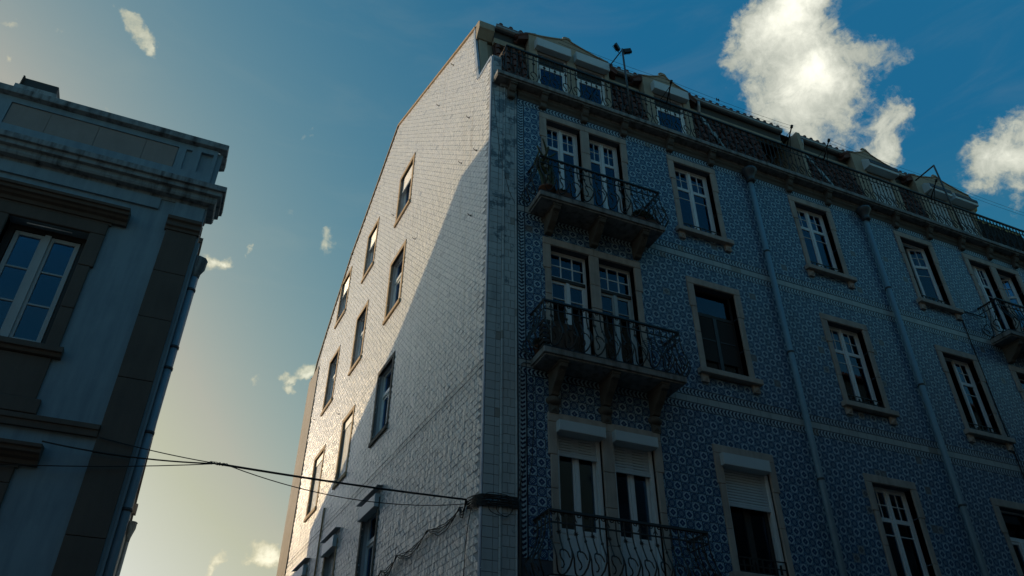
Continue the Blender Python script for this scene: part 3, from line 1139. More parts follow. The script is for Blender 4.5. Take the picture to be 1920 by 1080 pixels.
def baluster_mesh(name, belly, H=.82, pitch=.235):
    t = MB()
    r = .0115
    c_ = pitch / 2
    f = belly
    # plain bar sweeping into the loop
    for sgn in (1, -1):
        x0 = 0 if sgn > 0 else pitch
        loop = [(x0, .36), (x0 + sgn * .004, .28), (x0 + sgn * .012, .20), (x0 + sgn * .030, .11), (x0 + sgn * .060, .045), (x0 + sgn * .092, .018), (c_, .012)]
        t.tube(bar_path(loop, f), r, 4)
    t.tube(bar_path([(0, H), (0, .68), (0, .6), (0, .52), (0, .44), (0, .36)], f), r, 4)
    t.box(-.012, .012, -f(.46) - .013, -f(.46) + .013, .448, .472)
    # flower bar and S hook
    t.tube(bar_path([(c_, H), (c_, .68), (c_, .6), (c_, .52), (c_, .44), (c_, .36), (c_, .29)], f), r, 4)
    hook = [(c_ + .03, .22), (c_ + .045, .255), (c_ + .03, .295), (c_ - .005, .31), (c_ - .045, .285), (c_ - .062, .235), (c_ - .045, .19), (c_ - .01, .155), (c_ + .008, .12), (c_ - .002, .085), (c_ - .02, .085)]
    t.tube(bar_path(hook[3:], f), r * .95, 4)
    t.tube(bar_path([(c_, .29), (c_ + .02, .30), (c_ + .05, .27), (c_ + .075, .20)], f), r * .9, 4)
    n = 16
    zc, yb = .545, -f(.545)
    vs = [(c_, yb - .022, zc), (c_, yb + .012, zc)]
    for k in range(n):
        q = .042 if k % 2 == 0 else .020
        vs.append((c_ + q * math.cos(2 * math.pi * k / n), yb - .004, zc + q * math.sin(2 * math.pi * k / n)))
    t.add(vs, [(0, 2 + k, 2 + (k + 1) % n) for k in range(n)] + [(1, 2 + (k + 1) % n, 2 + k) for k in range(n)])
    # little scrolls hanging under the handrail
    for x0 in (.055, pitch - .055):
        sg = 1 if x0 < c_ else -1
        arc = [(x0 - sg * .035, H - .01), (x0 - sg * .015, H - .045), (x0 + sg * .012, H - .05), (x0 + sg * .026, H - .03), (x0 + sg * .014, H - .014), (x0, H - .026)]
        t.tube(bar_path(arc, f), .0085, 4)
    for sg in (-1, 1):
        t.tube(bar_path([(c_, H - .05), (c_ + sg * .012, H - .09), (c_ + sg * .03, H - .125)], f), .007, 4)
    return t.mesh(name, 'iron')


bal_b, bal_f = baluster_mesh('baluster', bel), baluster_mesh('baluster', flat, .83)


def balcony(x0, x1, z0, cons_h, style, label=None):
    """slab with its consoles and belly railing"""
    mb = MB()
    mb.box(x0, x1, -.5, .02, z0, z0 + .10)
    mb.box(x0 + .03, x1 - .03, -.47, .0, z0 - .03, z0)
    bc = mb.build('balcony', 'slab_stone', HOUSE, .006)
    for cx in ((x0 + .36, (x0 + x1) / 2 - .0, x1 - .36)):
        mb = MB()
        q = z0 - .03
        h = cons_h
        w_ = .065
        mb.prism([(0, q), (-.41, q), (-.43, q - .05), (-.41, q - .1), (-.36, q - .115), (-.32, q - .17), (-.25, q - .25), (-.17, q - .31), (-.12, q - .37 * h / .42), (-.1, q - h), (0, q - h)], 'yz', cx - w_, cx + w_)
        mb.box(cx - w_ - .015, cx + w_ + .015, -.44, .0, q - .045, q - .002)
        for k in range(6):
            zz_ = q - .14 - k * .035
            yy = -.35 + k * .04
            mb.box(cx - .012, cx + .012, yy - .012, yy + .03, zz_ - .01, zz_ + .01)
        mb.build('console', 'grey_stone', bc, .008)
        if style:
            mb = MB()
            b0 = q - h
            mb.lathe([(.07, b0 - .13), (.105, b0 - .115), (.12, b0 - .085), (.12, b0 - .05), (.1, b0 - .02), (.075, b0)], cx, .0, 12)
            mb.build('console_cap', 'grey_stone', bc)
            mb = MB()
            mb.box(cx - .075, cx + .075, -.05, .0, b0 - .27, b0 - .13)
            mb.add([(cx - .055, -.05, b0 - .25), (cx + .055, -.05, b0 - .25), (cx + .055, -.05, b0 - .15), (cx - .055, -.05, b0 - .15), (cx, -.085, b0 - .2)], [(0, 1, 4), (1, 2, 4), (2, 3, 4), (3, 0, 4)])
            mb.build('console_block', 'grey_stone', bc)
    zt = z0 + .10
    y_ = -.475
    for nm, hh, rr_ in (('handrail', .82, .024), ('mid_rail', .67, .012), ('bottom_rail', .02, .011)):
        mb = MB()
        mb.tube([(x0 + .02, .0, zt + hh), (x0 + .02, y_, zt + hh), (x1 - .02, y_, zt + hh), (x1 - .02, .0, zt + hh)], rr_, 4)
        mb.build(nm, 'iron', bc)
    n = round((x1 - x0 - .04) / .235)
    pt = (x1 - x0 - .04) / n
    for k in range(n):
        put(bal_b, 'baluster', bc, T(x0 + .02 + k * pt, y_, zt) @ Matrix.Diagonal((pt / .235, 1, 1, 1)))
    for k in range(2):
        put(bal_b, 'baluster', bc, T(x0 + .02, -.0 - k * .2375, zt) @ RZ(R(-90)))
        put(bal_b, 'baluster', bc, T(x1 - .02, -.475 + k * .2375, zt) @ RZ(R(90)))
    return bc


balc4 = balcony(.72, 3.19, 10.27, .39, False)
balc3 = balcony(.72, 3.19, 7.23, .42, True)
balc2 = balcony(.72, 3.19, 3.98, .42, True)
balcE4 = balcony(11.93, 14.38, 10.27, .39, False)
balcE3 = balcony(11.93, 14.38, 7.23, .42, True)

# ---- top terrace, its consoles and long railing
mb = MB()
mb.box(.02, W - .02, -.24, .5, 13.32, 13.42)
mb.box(.03, W - .03, -.21, .45, 13.29, 13.32)
mb.box(.16, W - .16, -.05, .0, 13.22, 13.29)
terr = mb.build('terrace_slab', 'slab_stone', HOUSE, .008)
for cx in (.38, 1.05, 1.95, 2.85, 3.94, 4.97, 7.03, 8.12, 10.14, 11.2, 12.26, 13.2, 14.1, 14.7):
    mb = MB()
    q, w_ = 13.285, .065
    mb.prism([(0, q), (-.19, q), (-.2, q - .05), (-.17, q - .08), (-.15, q - .14), (-.12, q - .19), (-.09, q - .21), (-.085, q - .3), (-.06, q - .325), (0, q - .325)], 'yz', cx - w_, cx + w_)
    mb.box(cx - w_ - .014, cx + w_ + .014, -.212, 0, q - .03, q - .001)
    mb.box(cx - w_ - .008, cx + w_ + .008, -.2, 0, q - .065, q - .04)
    mb.build('console', 'grey_stone', terr, .006)
for nm, hh, rr_ in (('handrail', .83, .028), ('mid_rail', .67, .011), ('bottom_rail', .02, .011)):
    mb = MB()
    mb.tube([(.2, .1, 13.42 + hh), (.2, -.2, 13.42 + hh), (W - .2, -.2, 13.42 + hh)], rr_, 4)
    mb.build(nm, 'iron', terr)
n = round((W - .4) / .235)
pt = (W - .4) / n
for k in range(n):
    put(bal_f, 'baluster', terr, T(.2 + k * pt, -.2, 13.42) @ Matrix.Diagonal((pt / .235, 1, 1, 1)))
put(bal_f, 'baluster', terr, T(.2, .05, 13.42) @ RZ(R(-90)))

# parapet pier, mansard end pier
mb = MB()
mb.prism([(0.012, 0.0), (.19, 0.0), (.17, .6), (-.02, .6)], 'xy', 13.3, 14.1)
pier = mb.build('parapet_pier', 'wall_render', HOUSE)
pt_m = tile_mesh('plain_tile', .15, P, 'tile_corner')
for k in range(5):
    put(pt_m, 'plain_tile', pier, T(.1, -.001, 13.45 + k * P))
mb = MB()
mb.prism([(.55, 13.4), (.62, 14.1), (.86, 15.62), (1.3, 15.62), (1.3, 13.4)], 'yz', .0, .20)
mb.prism([(.68, 13.4), (.72, 14.1), (.9, 15.6), (1.2, 15.6), (1.2, 13.4)], 'yz', .20, .34)
mb.prism([(.84, 15.62), (.72, 15.78), (.68, 15.82), (.68, 16.02), (.75, 16.1), (1.3, 16.3), (1.3, 15.62)], 'yz', -.06, .3)
mb.build('end_pier', 'cream_plaster', HOUSE, .01)


# ---- roof
def roof_x(y): return -.0559 * y + .02


RID = (6.51, 18.27)
RW = 14.6
mb = MB()
BK = [(8.48, 17.06), (10.24, 16.04), (11.62, 14.85), (12.9, 13.62), (13.65, 13.3)]
ys = [(.80, 16.05), RID] + BK
for (a, za), (b_, zb) in zip(ys, ys[1:]):
    mb.quad((roof_x(a), a, za), (RW, a, za), (RW, b_, zb), (roof_x(b_), b_, zb))
mb.quad((RW, .8, 13.3), (RW, .8, 16.05), (RW, RID[0], 18.27), (RW, RID[0], 13.3))
roof = mb.build('roof', 'roof_clay', HOUSE, fix=False)
DORM = [(1.05, 3.06), (3.97, 5.23), (7.2, 8.55), (10.27, 11.66), (12.44, 14.55)]
GAPS = [(.3, 1.05), (3.06, 3.97), (5.23, 7.2), (8.55, 10.27), (11.66, 12.44)]
M0, M1 = (.34, 13.42), (.80, 15.58)
for a, b_ in GAPS:
    mb = MB()
    mb.quad((a, M0[0] + .03, M0[1]), (b_, M0[0] + .03, M0[1]), (b_, M1[0] + .03, M1[1]), (a, M1[0] + .03, M1[1]))
    mb.build('mansard', 'roof_clay', HOUSE, fix=False)
sl_v = Vector((0, M1[0] - M0[0], M1[1] - M0[1]))
sl_n = Vector((0, -sl_v.z, sl_v.y)).normalized()
mb = MB()
ncrs = 8
for a, b_ in GAPS:
    n = max(1, round((b_ - a) / .2))
    for i in range(n):
        xc = a + (i + .5) * (b_ - a) / n
        for j in range(ncrs):
            p0 = Vector((xc, *M0)) + sl_v * (j / ncrs)
            p1 = Vector((xc, *M0)) + sl_v * ((j + 1.12) / ncrs)
            vs = []
            jx = random.uniform(-.008, .008)
            for p, q, lift in ((p0, .062, .028), (p1, .05, .002)):
                for k in range(6):
                    th = math.pi * k / 5
                    vs.append(p + Vector((q * math.cos(th) + jx, 0, 0)) + sl_n * (q * math.sin(th) * .9 + lift))
            mb.add(vs, [(k, k + 1, k + 7, k + 6) for k in range(5)] + [(0, 1, 2, 3, 4, 5)], None, 0, False)
tag(mb.build('mansard_roof_tiling', 'roof_clay', HOUSE, fix=False), kind='stuff')
# eaves: board, gutter, tile ends
EAVES = [(.3, 1.02), (3.08, 3.95), (5.25, 8.12), (8.56, 10.25), (11.68, 12.42)]
for a, b_ in EAVES:
    mb = MB()
    mb.box(a, b_, .72, .84, 15.50, 15.66)
    mb.build('eaves_board', 'cream_plaster', HOUSE)
    mb = MB()
    mb.prism([(.84, 15.66), (.745, 15.66), (.72, 16.02), (.84, 16.04)], 'yz', a, b_)
    mb.build('eaves_soffit', 'dark_wood', HOUSE)
for a, b_ in EAVES:
    mb = MB()
    prof = [(.60 + .075 + .075 * math.cos(math.pi + math.pi * k / 6), 15.97 + .07 * math.sin(math.pi + math.pi * k / 6)) for k in range(7)]
    prof = [(.59, 15.985), (.60, 15.985)] + prof[0:] + [(.75, 15.985), (.76, 15.985), (.74, 15.90), (.675, 15.885), (.61, 15.90)]
    mb.prism([(.60, 15.99), (.61, 15.93), (.64, 15.90), (.70, 15.895), (.74, 15.92), (.76, 15.99)], 'yz', a, b_)
    mb.tube([(a, .60, 15.99), (b_, .60, 15.99)], .012, 5)
    mb.tube([(a, .612, 15.94), (b_, .612, 15.94)], .007, 5)
    mb.build('gutter', 'zinc', HOUSE)
mb = MB()
for a, b_ in EAVES:
    n = max(2, round((b_ - a) / .21))
    for i in range(n):
        xc = a + (i + .5) * (b_ - a) / n
        mb.tube([(xc, .63, 16.05), (xc, 1.5, 16.38)], .055, 7, r1=.05)
mb.build('eaves_roof_tiling', 'roof_clay', HOUSE)['kind'] = 'stuff'
# white flashing strips running down the mansard
for xa, xb in ((5.62, 6.12), (8.75, 9.35)):
    mb = MB()
    prev = None
    n = 9
    for k in range(n):
        f0, f1 = k / n, (k + .9) / n
        pa = Vector((xa + (xb - xa) * f0, *M1)) - sl_v * f0 * .97 + sl_n * .09
        pb = Vector((xa + (xb - xa) * f1, *M1)) - sl_v * f1 * .97 + sl_n * .075
        o_ = Vector((.05 + .02 * math.sin(k * 2.3), 0, 0))
        mb.add([pa - o_, pa + o_, pb + o_, pb - o_, pa - o_ - sl_n * .02, pa + o_ - sl_n * .02, pb + o_ - sl_n * .02, pb - o_ - sl_n * .02], [(0, 1, 2, 3), (4, 7, 6, 5), (0, 4, 5, 1), (2, 6, 7, 3), (1, 5, 6, 2), (0, 3, 7, 4)])
    mb.build('flashing_strip', 'coping_stone', HOUSE)
    mb = MB()
    mb.tube([(xa - .06, .66, 15.9), (xa - .05, .62, 15.84), (xa - .03, .66, 15.74), (xa, .72, 15.66), (xa, .74, 15.58)], .045, 8)
    mb.build('downpipe_elbow', 'zinc', HOUSE)


def dormer(x0, x1, xp, ops, boxes, style):
    y_ = .55
    zs, zp = 16.0, 16.27

    def top(x_):
        if x_ <= xp: f = (x_ - x0) / (xp - x0)
        else: f = (x1 - x_) / (x1 - xp)
        f = max(0, min(1, f))
        return zs + (zp - zs) * (f ** 1.5 * .8 + .2 * f) + (.035 if abs(x_ - xp) < .1 else 0)
    mb = MB()
    hs = [(a, b_, 13.44, zt) for a, b_, zt in ops]
    extra = [x0 + (x1 - x0) * k / 24 for k in range(25)] + [xp - .1, xp - .07, xp, xp + .07, xp + .1]
    wall_cells(mb, x0, x1, 13.42, top, hs, y_, .12, extra)
    xs = sorted(set(extra))
    for a, b_ in zip(xs, xs[1:]):
        if b_ - a > 1e-5 and a >= x0 and b_ <= x1:
            mb.quad((a, y_, top(a)), (b_, y_, top(b_)), (b_, y_ + .14, top(b_)), (a, y_ + .14, top(a)))
    for xx in (x0, x1):
        mb.quad((xx, y_, 13.42), (xx, y_, zs), (xx, 2.4, zs), (xx, 2.4, 13.42))
    dm_ = mb.build('dormer', 'cream_plaster', HOUSE, fix=False)
    mb = MB()
    mb.tube([(x0 + (x1 - x0) * k / 24, y_ - .004, top(x0 + (x1 - x0) * k / 24) - .005) for k in range(25)], .022, 6)
    mb.build('gable_moulding', 'cream_plaster', dm_)
    mb = MB()
    mb.tube([(xp - .09, y_ + .02, zp + .03), (xp - .05, y_ + .02, zp + .075), (xp + .05, y_ + .02, zp + .075), (xp + .09, y_ + .02, zp + .03)], .03, 6)
    mb.build('finial', 'cream_plaster', dm_)
    mb = MB()
    for sg, xe in ((-1, x0), (1, x1)):
        mb.prism([(xe + sg * .16, zs - .08), (xe + sg * .16, zs - .01), (xp, zp + .0), (xp, zp - .06)], 'xz', y_ + .16, 2.6)
        mb.prism([(xe + sg * .005, zs + .02), (xe + sg * .24, zs - .15), (xe + sg * .24, zs - .27), (xe + sg * .005, zs - .16)], 'xz', y_ + .03, 2.3)
        for k in range(9):
            yy = y_ + .09 + k * .2
            mb.tube([(xe + sg * .27, yy, zs - .17), (xe + sg * .02, yy, zs + .02), (xe - sg * .2, yy, zs + .09)], .075, 7)
            mb.tube([(xe + sg * .24, yy + .1, zs - .27), (xe + sg * .2, yy + .1, zs - .10)], .055, 6)
    mb.build('dormer_roof', 'roof_clay', dm_)
    for (a, b_, zt), st in zip(ops, style):
        win = frame(ID, HOUSE, a, b_, 13.46, zt, y_ + .06, .05, name='dormer_door')
        xm = (a + b_) / 2
        if st == 'glass':
            leaf(ID, win, a + .05, xm, y_ + .07, 13.5, zt - .06, 'plain', 'L', 0)
            leaf(ID, win, xm, b_ - .05, y_ + .07, 13.5, zt - .06, 'plain', 'R', 0)
        elif st == 'half':
            leaf(ID, win, a + .05, b_ - .05, y_ + .07, 13.5, zt - .45, 'plain', 'L', 0)
            mb = MB()
            mb.box(a + .05, b_ - .05, y_ + .07, y_ + .11, zt - .45, zt - .40)
            mb.build('transom', 'white_paint', win)
            mb = MB()
            mb.box(a + .05, b_ - .05, y_ + .1, y_ + .11, zt - .40, zt - .05)
            mb.build('dark_panel', 'dark_wood', win)
        else:
            roller(ID, win, a + .05, b_ - .05, y_ + .05, zt - .02, 13.5)
    for a, b_, z0, z1, sln in boxes:
        shutter_box(ID, dm_, a, b_, z0, z1, y_ - (.2 if sln > .05 else .13), y_ + .02, 'shutter_pvc', sln)
        if sln > .05:
            mb = MB()
            mb.prism([(y_ - .215, z0 + .09), (y_ - .215, z1 - sln), (y_ - .18 + sln * 1.1, z1 + .012), (y_ + .03, z1 + .012), (y_ + .03, z1 + .002), (y_ - .18 + sln, z1 + .002), (y_ - .205, z1 - sln - .01), (y_ - .205, z0 + .09)], 'yz', a + .02, b_ + .01)
            mb.build('box_cover', 'awning_cloth', dm_)
    return dm_


dormer(1.06, 3.05, 2.02, [(1.25, 1.99, 15.55), (2.2, 2.94, 15.55)], [(1.2, 2.02, 15.53, 15.81, .02), (2.17, 2.99, 15.53, 15.81, .02)], ['half', 'half'])
dormer(3.98, 5.23, 4.58, [(4.22, 5.05, 15.55)], [(4.19, 5.12, 15.53, 15.81, .02)], ['half'])
dormer(10.28, 11.66, 10.87, [(10.66, 11.48, 15.5)], [(10.6, 11.58, 15.49, 15.84, .14)], ['roll'])
dormer(12.45, 14.54, 13.42, [(12.72, 13.42, 15.44), (13.62, 14.36, 15.44)], [(12.68, 13.47, 15.42, 15.72, .1), (13.6, 14.44, 15.42, 15.72, .12)], ['roll', 'roll'])
# inset terrace in the middle of the mansard: back wall and cheek
mb = MB()
mb.box(8.5, 8.6, .55, 2.0, 13.42, 16.0)
mb.box(7.15, 8.5, 1.9, 2.0, 13.42, 16.2)
mb.box(7.1, 7.18, .75, 2.0, 13.42, 15.6)
mb.build('terrace_cheek', 'cream_plaster', HOUSE)
mb = MB()
for k in range(9):
    p0 = Vector((7.17, *M0)) + sl_v * (k / 9)
    p1 = Vector((7.17, *M0)) + sl_v * ((k + 1.05) / 9)
    mb.tube([p0 + sl_n * .05, p1 + sl_n * .03], .06, 6)
mb.build('mansard_edge_tile', 'roof_clay', HOUSE)

mb = MB()
mb.tube([(14.6, .7, 15.50), (14.64, .62, 15.56), (14.66, .6, 15.66), (14.62, .62, 15.76)], .09, 10)
mb.build('eaves_stop', 'yellow_plaster', HOUSE)

# ---- downpipes of the street front
for x_ in (5.9, 9.09):
    mb = MB()
    mb.tube([(x_, -.09, 12.85), (x_, -.09, 0.2)], .055, 12)
    dp = mb.build('downpipe', 'blue_pipe', HOUSE)
    mb = MB()
    mb.lathe([(.075, 12.76), (.10, 12.80), (.075, 12.84), (.085, 12.9), (.13, 12.99), (.165, 13.04), (.165, 13.09), (.14, 13.11)], x_, -.12, 14)
    mb.build('hopper_head', 'pipe_dark', dp)
    for z in (10.9, 8.6, 6.2, 4.3):
        mb = MB()
        mb.lathe([(.06, z), (.064, z + .005), (.064, z + .035), (.06, z + .04)], x_, -.09, 12)
        mb.box(x_ - .012, x_ + .012, -.05, .0, z + .005, z + .035)
        mb.build('pipe_clip', 'pipe_dark', dp)

# ---- windows of the gable
def gable_window(ci, ri):
    t0, t1 = SLOTS[ci]
    z0, z1 = ROWS[ri]
    xa, xb = -t1 + FR, -t0 - FR
    k0, k1 = z0 + FR, z1 - FR
    win = frame(SIDE, HOUSE, xa, xb, k0, k1, .11, .05)
    mb = MB(SIDE)
    mat = 'brown_stone' if ri < 2 or ci > 0 else 'grey_stone'
    mb.box(xa - FR, xb + FR, -.022, .05, k1, k1 + FR)
    mb.box(xa - FR, xa, -.022, .05, k0, k1)
    mb.box(xb, xb + FR, -.022, .05, k0, k1)
    mb.prism([(-.05, k0 - FR - .02), (-.05, k0 - .03), (.15, k0 + .01), (.15, k0 - FR - .02)], 'yz', xa - FR, xb + FR)
    mb.build('stone_surround', mat, win, .004)
    xm = (xa + xb) / 2
    if ri == 0:
        zt = k1 - .45
        roller(SIDE, win, xa + .03, xb - .03, .05, k1 - .0, zt, 'white_paint')
        leaf(SIDE, win, xa + .045, xm, .12, k0 + .03, k1 - .05, 'plain', 'L')
        leaf(SIDE, win, xm, xb - .045, .12, k0 + .03, k1 - .05, 'plain', 'R')
        curtain(SIDE, win, xa + .1, xb - .1, .3, k0, k1)
    elif ri == 2 and ci > 0:
        mb = MB(SIDE)
        mb.box(xa + .02, xb - .02, .03, .14, k1 - .2, k1 - .01)
        mb.build('shutter_box', 'white_paint', win)
        roller(SIDE, win, xa + .03, xb - .03, .05, k1 - .2, k0 + .06, 'white_paint')
    else:
        tz = k0 + (k1 - k0) * .66
        mb = MB(SIDE)
        mb.box(xa + .04, xb - .04, .095, .175, tz - .05, tz + .03)
        mb.build('transom', 'white_paint', win)
        pane(SIDE, win, xa + .045, xb - .045, .14, tz + .03, k1 - .045)
        leaf(SIDE, win, xa + .045, xm, .12, k0 + .04, tz - .05, 'plain', 'L')
        leaf(SIDE, win, xm, xb - .045, .12, k0 + .04, tz - .05, 'plain', 'R')
        if ri == 2: curtain(SIDE, win, xa + .1, xb - .1, .26, k0, k1)
        if ri == 3:
            shutter_box(SIDE, win, xa - .05, xb + .05, k1 - .08, k1 + .16, -.1, .06)
            mb = MB(SIDE)
            mb.prism([(-.13, k1 + .26), (-.13, k1 + .275), (.0, k1 + .29), (.0, k1 + .275)], 'yz', xa - .2, xb + .2)
            mb.build('rain_hood', 'zinc', win)
            if ci > 0: roller(SIDE, win, xa + .045, xb - .045, .09, k1 - .1, k0 + .5)
    return win


for ci in range(3):
    for ri in range(4): gable_window(ci, ri)
# thin drain on the gable
mb = MB(SIDE)
mb.tube([(-8.95, -.03, 7.7), (-8.97, -.03, 7.55), (-8.97, -.03, 4.0)], .02, 6)
mb.build('drain_pipe', 'brown_stone', HOUSE)

# ------------------------------------------------------------------ the pale house across the side street
LH = thing('pale_corner_house', 'pale painted corner house with stone pilaster and marble parapet panels across the side street', 'building', (-4.21, 0, 0))
LX = -4.21
LS = T(LX, 0, 0) @ RZ(R(92.55))
l_win = (-6.37, -5.46)
l_h = [(*l_win, 6.12, 7.79), (*l_win, 2.83, 4.5), (-9.4, -8.5, 6.12, 7.79)]
mb = MB()
wall_cells(mb, -11.5, LX, 0, lambda q: 9.66, l_h, 0.0, .28)
mb.build('front_wall', 'pale_paint', LH, fix=False)
mb = MB(LS)
wall_cells(mb, 0, 34, 0, lambda q: 8.45, [], 0.0, .2)
mb.build('side_wall', 'tan_plaster', LH, fix=False)
mb = MB()
BX = (LS @ Vector((34, 0, 0)))
mb.quad((-11.5, 0, 0), (-11.5, 34, 0), (-11.5, 34, 8.45), (-11.5, 0, 8.45))
mb.quad((-11.5, 34, 0), (BX.x, 34, 0), (BX.x, 34, 8.45), (-11.5, 34, 8.45))
for z in (.2, 5.2): mb.quad((-11.4, .3, z), (LX - .05, .3, z), (BX.x - .05, 33, z), (-11.4, 33, z))
mb.quad((-11.4, 2.5, 0), (LX - .2, 2.5, 0), (LX - .2, 2.5, 8.5), (-11.4, 2.5, 8.5))
mb.build('interior_wall', 'interior', LH, fix=False)
mb = MB()
mb.add([(-11.5, .2, 8.5), (LX, .2, 8.45), (BX.x, 34, 8.45), (-11.5, 34, 8.5), (-8, .2, 9.3), (-8.3, 34, 9.3)], [(0, 4, 5, 3), (4, 1, 2, 5), (0, 1, 4), (3, 5, 2)])
mb.build('roof', 'roof_clay', LH, fix=False)
mb = MB(LS)
mb.box(.45, 34, -.05, .1, 8.38, 8.45)
mb.build('side_eaves', 'tan_plaster', LH)
# unseen raised rear block with a pitched roof, shaped to cast the gable shadow
mb = MB()
edge = []
for t, z in ((0.0, 11.75), (1.3, 11.9), (2.6, 11.04), (4.25, 10.1), (8.06, 8.4)):
    p = SIDE @ Vector((-t, 0, z))
    p += sun_dir * ((-6.0 - p.x) / sun_dir.x)
    edge.append((p.y, p.z))
end_y = edge[-1][0] + 2.0
prof = [(edge[0][0], 8.3)] + edge + [(end_y, edge[-1][1] - .9), (end_y, 8.3)]
mb.prism(prof, 'yz', -11, -6.0)
mb.build('rear_attic', 'tan_plaster', LH)
mb = MB()
mb.prism([(y_, z_ + .03) for y_, z_ in edge] + [(y_, z_ - .04) for y_, z_ in edge[::-1]], 'yz', -11.02, -5.98)
mb.build('rear_attic_roof', 'roof_clay', LH)
# parapet block returning round the corner
mb = MB()
mb.prism([(-11.5, 0.004), (-4.255, 0.004), (-4.255, .35), (-11.5, .35)], 'xy', 8.9, 9.68)
mb.build('parapet', 'pale_paint', LH)


def profile_run(name, mat, prof, x_end, ret, parent, x0=-11.5, bev=0.004):
    """moulding along the front that mitres and returns along the side; prof = [(projection, z)]"""
    m_ = MB()
    n_ = len(prof)
    vs = []
    for p_, z_ in prof: vs.append((x0, -p_, z_))
    for p_, z_ in prof: vs.append((x_end + p_, -p_, z_))
    for p_, z_ in prof: vs.append((x_end + p_, ret, z_))
    fs = []
    for s_ in (0, 1):
        for k in range(n_):
            k2 = (k + 1) % n_
            fs.append((s_ * n_ + k, s_ * n_ + k2, (s_ + 1) * n_ + k2, (s_ + 1) * n_ + k))
    fs += [tuple(range(n_)), tuple(range(2 * n_, 3 * n_))]
    m_.add(vs, fs)
    return m_.build(name, mat, parent, bev)


profile_run('parapet_coping', 'coping_stone', [(0, 9.68), (.03, 9.68), (.09, 9.705), (.095, 9.80), (.08, 9.815), (0, 9.83)], -4.255, .4, LH)
profile_run('cornice', 'coping_stone', [(-.1, 8.60), (.012, 8.60), (.02, 8.655), (.10, 8.665), (.115, 8.70), (.115, 8.765), (.165, 8.775), (.165, 8.845), (.20, 8.85), (.205, 8.935), (.17, 8.95), (-.1, 8.97)], -4.23, .38, LH)
mb = MB()
mb.box(-11.5, -4.8, -.03, .0, 8.42, 8.6)
mb.build('frieze_band', 'pale_paint', LH)
# recessed parapet panels: raised margins and marble slabs
mb = MB()
mb.box(-11.5, -4.56, -.028, .0, 9.58, 9.675)
mb.box(-11.5, -4.56, -.028, .0, 8.97, 9.19)
mb.box(-4.80, -4.70, -.028, .0, 9.19, 9.58)
mb.box(-4.62, -4.56, -.028, .0, 9.19, 9.58)
mb.box(-7.12, -6.93, -.028, .0, 9.19, 9.58)
mb.box(-4.56, -4.28, -.045, .0, 9.585, 9.675)
mb.box(-4.56, -4.28, -.045, .0, 8.97, 9.2)
mb.box(-4.56, -4.50, -.045, .0, 9.2, 9.585)
mb.box(-4.33, -4.28, -.045, .0, 9.2, 9.585)
mb.build('panel_margin', 'pale_paint', LH)
for k, (a, b_) in enumerate([(-6.92, -6.445), (-6.44, -5.845), (-5.84, -5.235), (-5.23, -4.815), (-9.0, -8.4), (-8.395, -7.8), (-7.795, -7.13)]):
    mb = MB()
    mb.box(a, b_, -.014 - .002 * (k % 2), 0, 9.195, 9.575)
    mb.build('marble_slab', 'marble', LH)
# pilaster of stone blocks, capital
zs_ = [0, .7, 1.5, 2.35, 3.2, 4.05, 4.95, 5.9, 6.75, 7.45, 8.12]
for a, b_ in zip(zs_, zs_[1:]):
    mb = MB()
    mb.box(-4.625, -4.235, -.035 + random.uniform(-.002, .002), .2, a + .003, b_ - .002)
    mb.build('pilaster_block', 'grey_stone', LH, .005)
mb = MB()
mb.prism([(.2, 8.12), (-.045, 8.12), (-.05, 8.16), (-.075, 8.18), (-.075, 8.21), (-.055, 8.22), (-.06, 8.26), (-.085, 8.28), (-.09, 8.33), (.2, 8.34)], 'yz', -4.65, -4.215)
mb.build('capital', 'grey_stone', LH, .004)
mb = MB()
mb.box(-4.62, -4.235, -.03, .2, 8.345, 8.598)
mb.build('frieze_block', 'pale_paint', LH, .004)
# string course
mb = MB()
mb.prism([(0, 5.13), (-.045, 5.13), (-.05, 5.20), (-.065, 5.21), (-.065, 5.265), (0, 5.28)], 'yz', -11.5, -4.628)
mb.build('string_course', 'grey_stone', LH)


def hood(x0, x1, zt, win):
    mb = MB()
    mb.prism([(0, zt - .2), (-.05, zt - .2), (-.06, zt - .15), (-.1, zt - .13), (-.12, zt - .1), (-.155, zt - .09), (-.16, zt - .045), (-.185, zt - .04), (-.19, zt), (0, zt + .03)], 'yz', x0, x1)
    return mb.build('hood_mould', 'grey_stone', win, .004)


